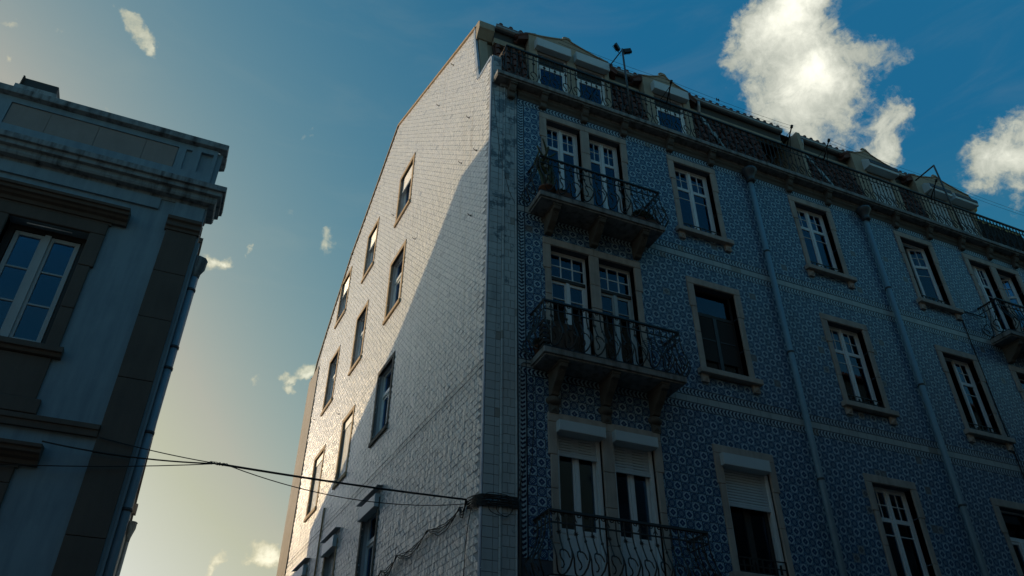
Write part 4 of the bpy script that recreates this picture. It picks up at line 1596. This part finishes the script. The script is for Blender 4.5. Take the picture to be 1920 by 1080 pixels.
for xx, z0, z1 in [(l_win, 6.12, 7.79), (l_win, 2.83, 4.5), ((-9.4, -8.5), 6.12, 7.79)]:
    x0, x1 = xx
    win = frame(ID, LH, x0, x1, z0, z1, .15, .075, 'dark_wood')
    surround(ID, win, [xx], z0, z1, 'grey_stone', .175, .17, .04, .15)
    mb = MB()
    mb.box(x0 - .2, x1 + .2, -.03, 0, z1 + .175, z1 + .22)
    mb.box(x0 - .1, x1 + .1, -.02, 0, z1 + .22, z1 + .28)
    mb.build('hood_frieze', 'grey_stone', win)
    hood(x0 - .37, x1 + .37, z1 + .41, win)
    mb = MB()
    mb.prism([(.14, z0), (-.10, z0 - .01), (-.1, z0 - .08), (-.075, z0 - .085), (-.06, z0 - .13), (0, z0 - .14), (.14, z0 - .14)], 'yz', x0 - .21, x1 + .21)
    mb.build('sill', 'grey_stone', win, .004)
    mb = MB()
    mb.box(x0 - .12, x1 + .12, -.03, 0, z0 - .66, z0 - .145)
    mb.box(x0 - .18, x1 + .18, -.055, 0, z0 - .84, z0 - .665)
    mb.build('apron', 'grey_stone', win, .006)
    xm = (x0 + x1) / 2
    leaf(ID, win, x0 + .085, xm - .02, .155, z0 + .07, z1 - .085, 'three', 'L', 0, 'dull_paint')
    leaf(ID, win, xm + .02, x1 - .085, .155, z0 + .07, z1 - .085, 'three', 'R', 0, 'dull_paint')
    mb = MB()
    mb.box(xm - .035, xm + .035, .13, .2, z0 + .07, z1 - .08)
    mb.build('meeting_stile', 'dull_paint', win)
    mb = MB()
    mb.tube([(x0 + .2, .03, z1 - .03), (x1 - .2, .03, z1 - .03)], .008, 6)
    mb.build('curtain_rod', 'white_paint', win)

# downpipe on the side wall near the corner
PX, PY = -4.13, .12
mb = MB()
mb.tube([(PX, PY, 7.62), (PX, PY, .1)], .052, 12)
dp = mb.build('downpipe', 'blue_pipe', LH)
mb = MB()
mb.lathe([(.055, 7.55), (.062, 7.62), (.10, 7.70), (.105, 7.82), (.11, 7.85), (.09, 7.86)], PX, PY, 8)
mb.build('hopper_head', 'coping_stone', dp)
for z in (7.35, 6.48, 6.18, 5.33, 4.42, 3.4):
    mb = MB()
    mb.lathe([(.055, z - .02), (.060, z - .016), (.060, z + .016), (.055, z + .02)], PX, PY, 12)
    mb.box(PX - .1, PX - .04, PY - .012, PY + .012, z - .015, z + .015)
    mb.build('pipe_clip', 'pipe_dark', dp)
mb = MB()
mb.box(LX - .0, LX + .035, .02, .075, 3, 8.05)
mb.build('corner_strip', 'pale_paint', LH)
# second downpipe with its funnel further along, a box and a lamp bracket
q = (-4.66, 12.0)
mb = MB()
mb.tube([(q[0], q[1], 7.3), (q[0], q[1], .1)], .05, 10)
dp = mb.build('downpipe', 'coping_stone', LH)
mb = MB()
mb.lathe([(.05, 7.25), (.06, 7.36), (.10, 7.52), (.115, 7.58), (.115, 7.7), (.13, 7.72), (.115, 7.74)], *q, 12)
mb.build('hopper_head', 'coping_stone', dp)
for z in (6.3, 5.2):
    mb = MB()
    mb.lathe([(.052, z - .03), (.062, z - .02), (.062, z + .02), (.052, z + .03)], *q, 10)
    mb.build('pipe_clip', 'pipe_dark', dp)
mb = MB()
mb.box(-4.76, -4.66, 12.3, 12.5, 8.05, 8.3)
mb.build('meter_box', 'tan_plaster', LH)
# chimney behind the parapet
mb = MB()
mb.box(-7.5, -7.0, 1.5, 2.1, 9.0, 11.48)
ch = mb.build('chimney', 'dark_wood', LH, .01)
mb = MB()
mb.box(-7.56, -6.96, 1.44, 2.16, 11.18, 11.26)
mb.build('chimney_ledge', 'coping_stone', ch)
for k in range(6):
    mb = MB()
    mb.tube([(-7.5, 1.46, 11.29 + k * .036), (-7.5, 2.12, 11.29 + k * .036)], .016, 5)
    mb.build('chimney_tile', 'dark_wood', ch)

# ------------------------------------------------------------------ dark green tiled house over the street (seen in the panes)
for nm, lb, xa, xb, OPP_H, nf, mt in (('green_tiled_house', 'long dark green tiled house over the street, mirrored in the lower panes', -4.0, 80.0, 16.4, 5, 'dark_green_tile'),
                                     ('low_house', 'low grey house over the street, facing the pale corner house', -80.0, -4.05, 9.4, 3, 'dark_wood')):
    OH = thing(nm, lb, 'building', ((xa + xb) / 2, -10.6, 0))
    mb = MB(T(0, -10.6, 0) @ RZ(math.pi))
    oh = [(-xb + 1.6 + k * 3.0, -xb + 2.8 + k * 3.0, 1.0 + 2.9 * f, 2.7 + 2.9 * f) for k in range(int((xb - xa - 2) / 3)) for f in range(nf)]
    wall_cells(mb, -xb, -xa, 0, lambda q: OPP_H, oh, 0, .25)
    mb.build('front_wall', mt, OH, fix=False)
    mb = MB()
    mb.box(xa + .01, xb - .01, -20, -10.95, 0, OPP_H)
    mb.build('interior_wall', 'interior', OH)
    mb = MB()
    mb.prism([(-10.3, OPP_H), (-10.3, OPP_H + .12), (-15, OPP_H + 1.6), (-20.2, OPP_H)], 'yz', xa, xb)
    mb.build('roof', 'roof_clay', OH)

# ------------------------------------------------------------------ cables
def cable(name, paths, label, cat='cable', group=None, mat='cable_rubber'):
    mb = MB()
    for pts, r in paths: mb.tube(pts, r, 5)
    return tag(mb.build(name, mat), label, cat, group)


def sag(a, b_, s_, n=14):
    a, b_ = Vector(a), Vector(b_)
    return [a.lerp(b_, k / n) - Vector((0, 0, s_ * 4 * (k / n) * (1 - k / n))) for k in range(n + 1)]


J = Vector((-3.32, -.06, 5.02))
SP = lambda t, z, o=-.03: SIDE @ Vector((-t, o, z))
cable('overhead_cable', [(sag((-5.12, -.1, 4.97), J, .05), .009)], 'black cable from the end of the lower window hood to the cable knot', group='cables crossing the side street')
cable('overhead_cable', [(sag((-4.61, -.05, 5.13), J, .02), .006)], 'thin cable from the stone pilaster edge to the cable knot', group='cables crossing the side street')
cable('overhead_cable', [(sag((-7.6, -.1, 4.55), J, .12), .006)], 'lowest thin cable running past the left picture edge to the knot', group='cables crossing the side street')
hub = SP(.40, 5.20, -.05)
c_ = cable('overhead_cable', [(sag(J, hub, .02, 20), .014)], 'thickest twisted cable from the knot to the tiled corner', group='cables crossing the side street')
cable('overhead_cable', [(sag(J + Vector((.15, 0, -.01)), SP(.42, 5.15), .17, 20), .006)], 'thin sagging cable just below the thickest twisted one', group='cables crossing the side street')
mb = MB()
for k in range(7):
    a = random.uniform(0, 6)
    mb.tube([J + Vector((.03 * (k - 3) + .035 * math.cos(a + q), .012 * math.sin(a + q), .022 * math.sin(a + q * 1.3))) for q in (0, 1, 2, 3, 4)], .004, 4)
tag(mb.build('cable_knot', 'cable_rubber'), 'small tangle of wire where the street cables join', 'cable')
mb = MB()
for k in range(9):
    z = 5.0 + .018 * k
    mb.tube([SP(.42, z + .06 + random.uniform(-.03, .03)), SP(.15, z + .03, -.05), (-.02, -.03, z), (.1, -.035 - .004 * k, z + random.uniform(-.012, .012)), (.3, -.04, z + .015 + random.uniform(-.012, .012)), (.5, -.03, z + .02), (.527, -.02, z - .06)], .010, 5)
tag(mb.build('cable_bundle', 'cable_rubber'), 'thick black bundle of cables strapped across the corner tiles', 'cable')
for cx, cz, rx, rz, lb in ((.25, 5.0, .17, .12, 'wide loop of spare cable hanging lowest under the corner bundle'), (.30, 5.02, .11, .14, 'narrow round loop of spare cable inside the wide hanging loop'), (.2, 5.1, .2, .09, 'flat loop of spare cable arching over the corner bundle')):
    pts = [(cx + rx * math.cos(2 * math.pi * k / 20), -.045 - .02 * math.sin(k), cz + rz * math.sin(2 * math.pi * k / 20)) for k in range(20)]
    mb = MB()
    mb.tube(pts, .005, 4, True)
    tag(mb.build('cable_loop', 'cable_rubber'), lb, 'cable', 'loops of spare cable')
cable('wall_cable', [([(.53, -.03, 5.12), (.535, -.03, 4.6), (.53, -.03, 3.6), (.53, -.03, .4)], .02), ([(.545, -.02, 5.1), (.55, -.02, 4.4), (.545, -.02, .4)], .012)], 'thick dark cable dropping beside the corner tiles below the bundle')
cable('wall_cable', [([(.55, -.02, 5.15), (.54, -.02, 6.0), (.55, -.02, 7.0), (.56, -.02, 7.22), (.60, -.02, 7.26), (.72, -.02, 7.27)], .009)], 'pale thin conduit rising along the border tiles to the middle balcony', mat='coping_stone')
cable('wall_cable', [([(.62, -.03, 5.2), (.72, -.02, 5.7), (.76, -.02, 6.3), (.75, -.02, 7.1)], .005), ([(.50, -.03, 5.2), (.60, -.02, 5.6), (.66, -.02, 6.3), (.655, -.02, 7.1)], .005)], 'pair of thin wires climbing the patterned tiles beside the border')
cable('wall_cable', [([(.03, -.012, 13.1), (.09, -.012, 12.3), (.2, -.012, 11.3), (.36, -.012, 10.6), (.50, -.012, 10.3), (.56, -.012, 9.6), (.6, -.012, 8.7)], .004)], 'hair-thin wire hanging slack over the upper corner tiles')
# festoon on the gable
anch = [(.42, 5.2), (.62, 5.16), (1.83, 5.19), (3.19, 5.16), (3.97, 5.10), (4.5, 5.14)]
sp = []
for k in range(4):
    for (a, za), (b_, zb) in zip(anch, anch[1:]):
        sp.append(([SP(a + (b_ - a) * q / 8, za + (zb - za) * q / 8 - (.03 + .05 * k + random.uniform(0, .05)) * 4 * (q / 8) * (1 - q / 8) + random.uniform(-.008, .008), -.03 - .01 * k) for q in range(9)], .007))
cable('wall_cable', sp, 'bunch of slack black cables pinned along the lower white gable wall')
cable('wall_cable', [([SP(.25, 5.1), SP(.36, 4.9), SP(.43, 4.6), SP(.46, 4.2)], .006)], 'loose end of black wire dangling down the white gable')
for z, lb in ((7.26, 'upper of two taut hair-thin wires stretched along the white gable'), (7.16, 'lower of two taut hair-thin wires stretched along the white gable')):
    cable('wall_cable', [(sag(SP(12.4, z, -.02), SP(.02, z - .06, -.02), .01, 20), .0035)], lb, group='two parallel gable wires')
cable('wall_cable', [([(12.0, -.05, 10.95), (11.6, -.03, 10.97), (11.25, -.02, 10.99), (11.24, -.02, 10.7), (11.23, -.02, 9.2), (11.22, -.02, 7.0), (11.2, -.02, .4)], .012)], 'black cable dropping down the patterned tiles from the right balcony')
cable('wall_cable', [([(11.27, -.02, 8.3), (11.3, -.02, 7.4), (11.26, -.02, 6.2), (11.27, -.02, .4)], .006)], 'thin second wire beside the black drop cable on the tiles')

# ------------------------------------------------------------------ clotheslines in front of the dormers
def bracket(x_, label):
    mb = MB()
    tip = (x_ - .02, -.56, 14.50)
    mb.tube([(x_ + .05, -.21, 14.2), tip], .016, 5)
    mb.tube([(x_ - .12, -.2, 14.22), (x_ - .02, -.5, 14.42)], .009, 4)
    mb.tube([(x_ + .14, -.2, 14.1), (x_ - .01, -.46, 14.40)], .009, 4)
    mb.tube([(tip[0], -.54, 14.47), (tip[0], -.58, 14.53)], .03, 6)
    mb.tube([(x_ + .05, -.21, 14.28), (x_ + .05, -.21, 13.9)], .012, 4)
    return tag(mb.build('clothesline_bracket', 'iron'), label, 'bracket', 'clothesline brackets on the top railing')


for x_, lb in ((3.87, 'black clothesline bracket before the single left dormer'), (7.07, 'black clothesline bracket left of the cream cheek wall'), (8.14, 'black clothesline bracket right of the cream cheek wall'), (11.5, 'black clothesline bracket before the rightmost double dormer')):
    bracket(x_, lb)
for a, b_, lb in ((1.2, 3.85, 'clotheslines strung before the leftmost double dormer'), (3.85, 7.05, 'clotheslines strung over the tiles between the single left dormer and the cheek wall'), (8.12, 11.48, 'clotheslines strung past the single right dormer'), (11.48, 15.0, 'clotheslines strung past the rightmost double dormer')):
    cable('clothesline', [(sag((a, -.56, 14.52), (b_, -.56, 14.52), .05), .0032), (sag((a, -.52, 14.47), (b_, -.52, 14.47), .06), .0032)], lb, 'clothesline')
mb = MB()
for x_ in (5.0, 5.05): mb.box(x_, x_ + .018, -.57, -.55, 14.44, 14.51)
mb.box(5.0, 5.07, -.565, -.555, 14.47, 14.48)
tag(mb.build('clothes_peg', 'iron'), 'dark pegs clipped on the line right of the single left dormer', 'clothes peg')

# floodlight mast and the plain mast
mb = MB()
mb.tube([(2.96, -.22, 13.45), (2.95, -.22, 15.52)], .022, 8)
fl = mb.build('floodlight_mast', 'pipe_dark')
tag(fl, 'slim dark mast with two small floodlights on the top railing', 'mast')
mb = MB()
mb.tube([(2.95, -.22, 15.50), (3.02, .5, 15.74)], .014, 6)
mb.build('stay', 'pipe_dark', fl)
for x_, rz, rx in ((2.80, R(28), R(24)), (3.06, R(-20), R(-14))):
    mb = MB(T(x_, -.25, 15.47) @ RZ(rz) @ Matrix.Rotation(rx, 4, 'Y'))
    mb.box(-.085, .085, -.03, .03, -.06, .06)
    mb.box(-.06, .06, .03, .05, -.04, .04)
    for k in range(5): mb.box(-.07 + k * .03, -.062 + k * .03, .05, .075, -.04, .04)
    mb.tube([(0, .05, 0), (-x_ + 2.95, .03, .02)], .01, 4)
    mb.build('floodlight', 'iron', fl, .005)
mb = MB()
mb.tube([(2.9, -.25, 15.42), (2.87, -.25, 15.33), (2.88, -.25, 15.25), (2.85, -.25, 15.2)], .004, 4)
mb.build('loose_wire', 'cable_rubber', fl)
mb = MB()
mb.tube([(12.28, -.22, 13.45), (12.22, -.22, 15.59)], .022, 8)
ms = mb.build('mast', 'pipe_dark')
tag(ms, 'bare dark mast with one stay before the rightmost double dormer', 'mast')
mb = MB()
mb.tube([(12.22, -.22, 15.58), (12.42, .5, 15.74)], .02, 6)
mb.build('stay', 'pipe_dark', ms)

# dark net tied to the last stretch of the top railing, yellow wall behind it
mb = MB()
n = 40
for k in range(n):
    a, b_ = 13.1 + 1.7 * k / n, 13.1 + 1.7 * (k + 1) / n
    ya, yb = -.17 + .012 * math.sin(k * 1.3), -.17 + .012 * math.sin((k + 1) * 1.3)
    za, zb = 14.06 + .02 * math.sin(k * .9), 14.06 + .02 * math.sin((k + 1) * .9)
    lo_a = 13.6 + .35 * max(0, 1 - k / 12)
    mb.add([(a, ya, 13.5), (b_, yb, 13.5), (b_, yb, zb), (a, ya, za), (a, ya + .006, 13.5), (b_, yb + .006, 13.5), (b_, yb + .006, zb), (a, ya + .006, za)], [(0, 1, 2, 3), (7, 6, 5, 4), (3, 2, 6, 7), (0, 4, 5, 1)])
tag(mb.build('privacy_net', 'shade_net'), 'dark privacy net tied behind the far right stretch of the top railing', 'net')
NB = thing('yellow_attic_house', 'yellow plastered neighbour house just past the right end of the roof', 'building', (15.1, 0, 0))
mb = MB()
mb.box(15.1, 22, .2, 12, 0, 13.2)
mb.build('wall', 'yellow_plaster', NB)
mb = MB()
mb.prism([(.1, 13.2), (6, 15.4), (12, 13.2)], 'yz', 15.1, 22)
mb.build('roof', 'roof_clay', NB)

mb = MB()
n = 34
for k in range(n):
    a, b_ = 13.16 + 1.66 * k / n, 13.16 + 1.66 * (k + 1) / n
    m_ = (a + b_) / 2
    mb.add([(a, -.12, 14.23), (b_, -.12, 14.23), (b_, -.125, 14.10), (m_, -.13, 14.06), (a, -.125, 14.10), (a, -.114, 14.23), (b_, -.114, 14.23), (b_, -.119, 14.10), (m_, -.124, 14.06), (a, -.119, 14.10)], [(0, 4, 3, 2, 1), (5, 6, 7, 8, 9), (0, 1, 6, 5), (4, 9, 8, 3), (3, 8, 7, 2)])
tag(mb.build('awning_valance', 'yellow_plaster'), 'pale yellow scalloped cloth edge under the far right end of the top handrail', 'valance')

# ------------------------------------------------------------------ plants and things on the balconies
def pot(x_, y_, z, r, h, par, mat='terracotta'):
    mb = MB()
    mb.lathe([(r * .7, z), (r * .98, z + h * .8), (r * 1.08, z + h * .82), (r * 1.08, z + h), (r * .9, z + h), (r * .88, z + h * .9)], x_, y_, 12)
    return mb.build('flower_pot', mat, par)


ZB = 10.37
ct = thing('cactus', 'tall branching cactus with a red flower in the left corner of the upper balcony', 'potted cactus', (.93, -.34, ZB))
pot(.93, -.34, ZB, .14, .22, ct)
mb = MB()
rg = random.Random(3)


def arm(p, d, ln, r, depth):
    pts = [p]
    for k in range(4):
        d = (d + Vector((rg.uniform(-.18, .18), rg.uniform(-.12, .12), rg.uniform(.0, .2)))).normalized()
        pts.append(pts[-1] + d * ln / 4)
    mb.tube(pts, r, 7, r1=r * .75)
    mb.tube([pts[-1], pts[-1] + d * r * .7], r * .7, 7, r1=r * .25)
    for k in range(26):
        q = pts[rg.randrange(1, 5)]
        v_ = Vector((rg.uniform(-1, 1), rg.uniform(-1, 1), rg.uniform(-.4, 1))).normalized()
        mb.tube([q + v_ * r * .7, q + v_ * (r + .012)], .002, 3)
    if depth:
        for k in range(rg.choice((2, 3))):
            q = pts[rg.randrange(1, 5)]
            a_ = rg.uniform(0, 6.28)
            arm(q, Vector((math.cos(a_) * .8, math.sin(a_) * .6, .55)).normalized(), ln * .62, r * .8, depth - 1)
    return pts[-1]


tips = [arm(Vector((.93 + dx, -.34 + dy, ZB + .18)), Vector((dx * 1.5, dy, 1)).normalized(), ln, .032, 2) for dx, dy, ln in ((-.05, 0, .66), (.04, .02, .5), (.02, -.05, .42), (-.02, .05, .46), (.08, -.02, .36))]
mb.build('stem', 'cactus_green', ct, fix=False)
mb = MB()
tp_ = Vector((.80, -.36, ZB + 1.08))
mb.tube([tips[0], tp_.lerp(tips[0], .3), tp_], .02, 6, r1=.012)
mb.build('flower_stem', 'cactus_green', ct)
mb = MB()
for k in range(9):
    th = k * 2.4
    d = Vector((math.cos(th) * .03, math.sin(th) * .03, .02))
    mb.add([tp_, tp_ + d + Vector((0, 0, .012)), tp_ + d * 1.3 + Vector((0, 0, .03)), tp_ + d.cross(Vector((0, 0, 1))) * .3 + d * .7], [(0, 1, 2, 3)])
mb.build('flower', 'flower_red', ct, fix=False)


def leafy(name, label, cx, cy, z, rx, ry, rz, n, seed, trough=None):
    rg = random.Random(seed)
    th = thing(name, label, 'potted plant', (cx, cy, z))
    if trough:
        mb = MB()
        mb.prism([(cx - trough, z), (cx + trough, z), (cx + trough + .02, z + .14), (cx - trough - .02, z + .14)], 'xz', cy - .08, cy + .08)
        mb.build('planter', 'terracotta', th, .008)
    else: pot(cx, cy, z, .10, .15, th)
    mb = MB()
    for k in range(n):
        a_, e = rg.uniform(0, 6.28), rg.uniform(-.2, 1.5)
        f = rg.uniform(.5, 1)
        p = Vector((cx + rx * math.cos(a_) * math.cos(e) * f, cy + ry * math.sin(a_) * math.cos(e) * f, z + .14 + rz * max(0, math.sin(e)) * f))
        d = Vector((rg.uniform(-1, 1), rg.uniform(-1, 1), rg.uniform(-.3, 1))).normalized()
        s_ = d.cross(Vector((rg.uniform(-1, 1), rg.uniform(-1, 1), rg.uniform(-1, 1)))).normalized()
        l_, w_ = rg.uniform(.03, .06), rg.uniform(.008, .016)
        mb.add([p, p + d * l_ * .5 + s_ * w_, p + d * l_, p + d * l_ * .5 - s_ * w_], [(0, 1, 2, 3)])
    for k in range(14):
        a_ = rg.uniform(0, 6.28)
        q = Vector((cx + rx * .7 * math.cos(a_), cy + ry * .7 * math.sin(a_), z + .14 + rz * rg.uniform(.4, .9)))
        mb.tube([Vector((cx + rg.uniform(-.3, .3) * rx, cy, z + .1)), q], .003, 3)
    mb.build('foliage', 'leaf_green', th, fix=False)


leafy('bushy_plant', 'dense dark plant filling a trough at the right end of the upper balcony', 2.86, -.36, ZB, .27, .09, .20, 1500, 1, .25)
leafy('bushy_plant', 'low dark plant at the foot of the upper balcony railing beside the cactus', 1.2, -.40, ZB, .14, .06, .07, 450, 2, .13)
leafy('bushy_plant', 'small plant in a black pot at the left end of the middle balcony', .80, -.18, 7.33, .12, .1, .16, 420, 4)
mb = MB()
n = 14
for k in range(n):
    a, b_ = .90 + .36 * k / n, .90 + .36 * (k + 1) / n
    ya, yb = -.40 + .006 * math.sin(k * 1.7), -.40 + .006 * math.sin((k + 1) * 1.7)
    mb.add([(a, ya, 7.42), (b_, yb, 7.42), (b_, yb, 7.86), (a, ya, 7.86), (a, ya + .008, 7.42), (b_, yb + .008, 7.42), (b_, yb + .008, 7.86), (a, ya + .008, 7.86)], [(0, 1, 2, 3), (7, 6, 5, 4), (3, 2, 6, 7), (0, 4, 5, 1)])
tag(mb.build('towel', 'towel'), 'dark brown towel hung inside the middle balcony railing', 'towel')
ck = thing('crate_stack', 'dark slatted crates stacked at the left end of the middle balcony', 'crates', (.78, -.36, 7.33))
for k in range(6):
    mb = MB()
    z = 7.345 + k * .085
    for y_ in (-.44, -.30): mb.box(.74, .86, y_ - .006, y_ + .006, z, z + .055)
    for x_ in (.745, .855): mb.box(x_ - .006, x_ + .006, -.434, -.306, z, z + .055)
    mb.build('slat', 'dark_wood', ck)
dr = thing('clothes_rack', 'folding wire clothes rack at the right end of the middle balcony', 'clothes rack', (2.95, -.3, 7.33))
for k in range(6):
    mb = MB()
    mb.tube([(2.62, -.14 - .05 * k, 7.98), (3.12, -.14 - .05 * k, 7.92)], .005, 4)
    mb.build('wire', 'iron', dr)
for sg in (0, 1):
    mb = MB()
    mb.tube([(2.66 + .42 * sg, -.12, 7.97 - .04 * sg), (2.78 + .2 * sg, -.3, 7.34)], .009, 5)
    mb.tube([(2.66 + .42 * sg, -.42, 7.97 - .04 * sg), (2.78 + .2 * sg, -.2, 7.34)], .009, 5)
    mb.build('leg', 'iron', dr)
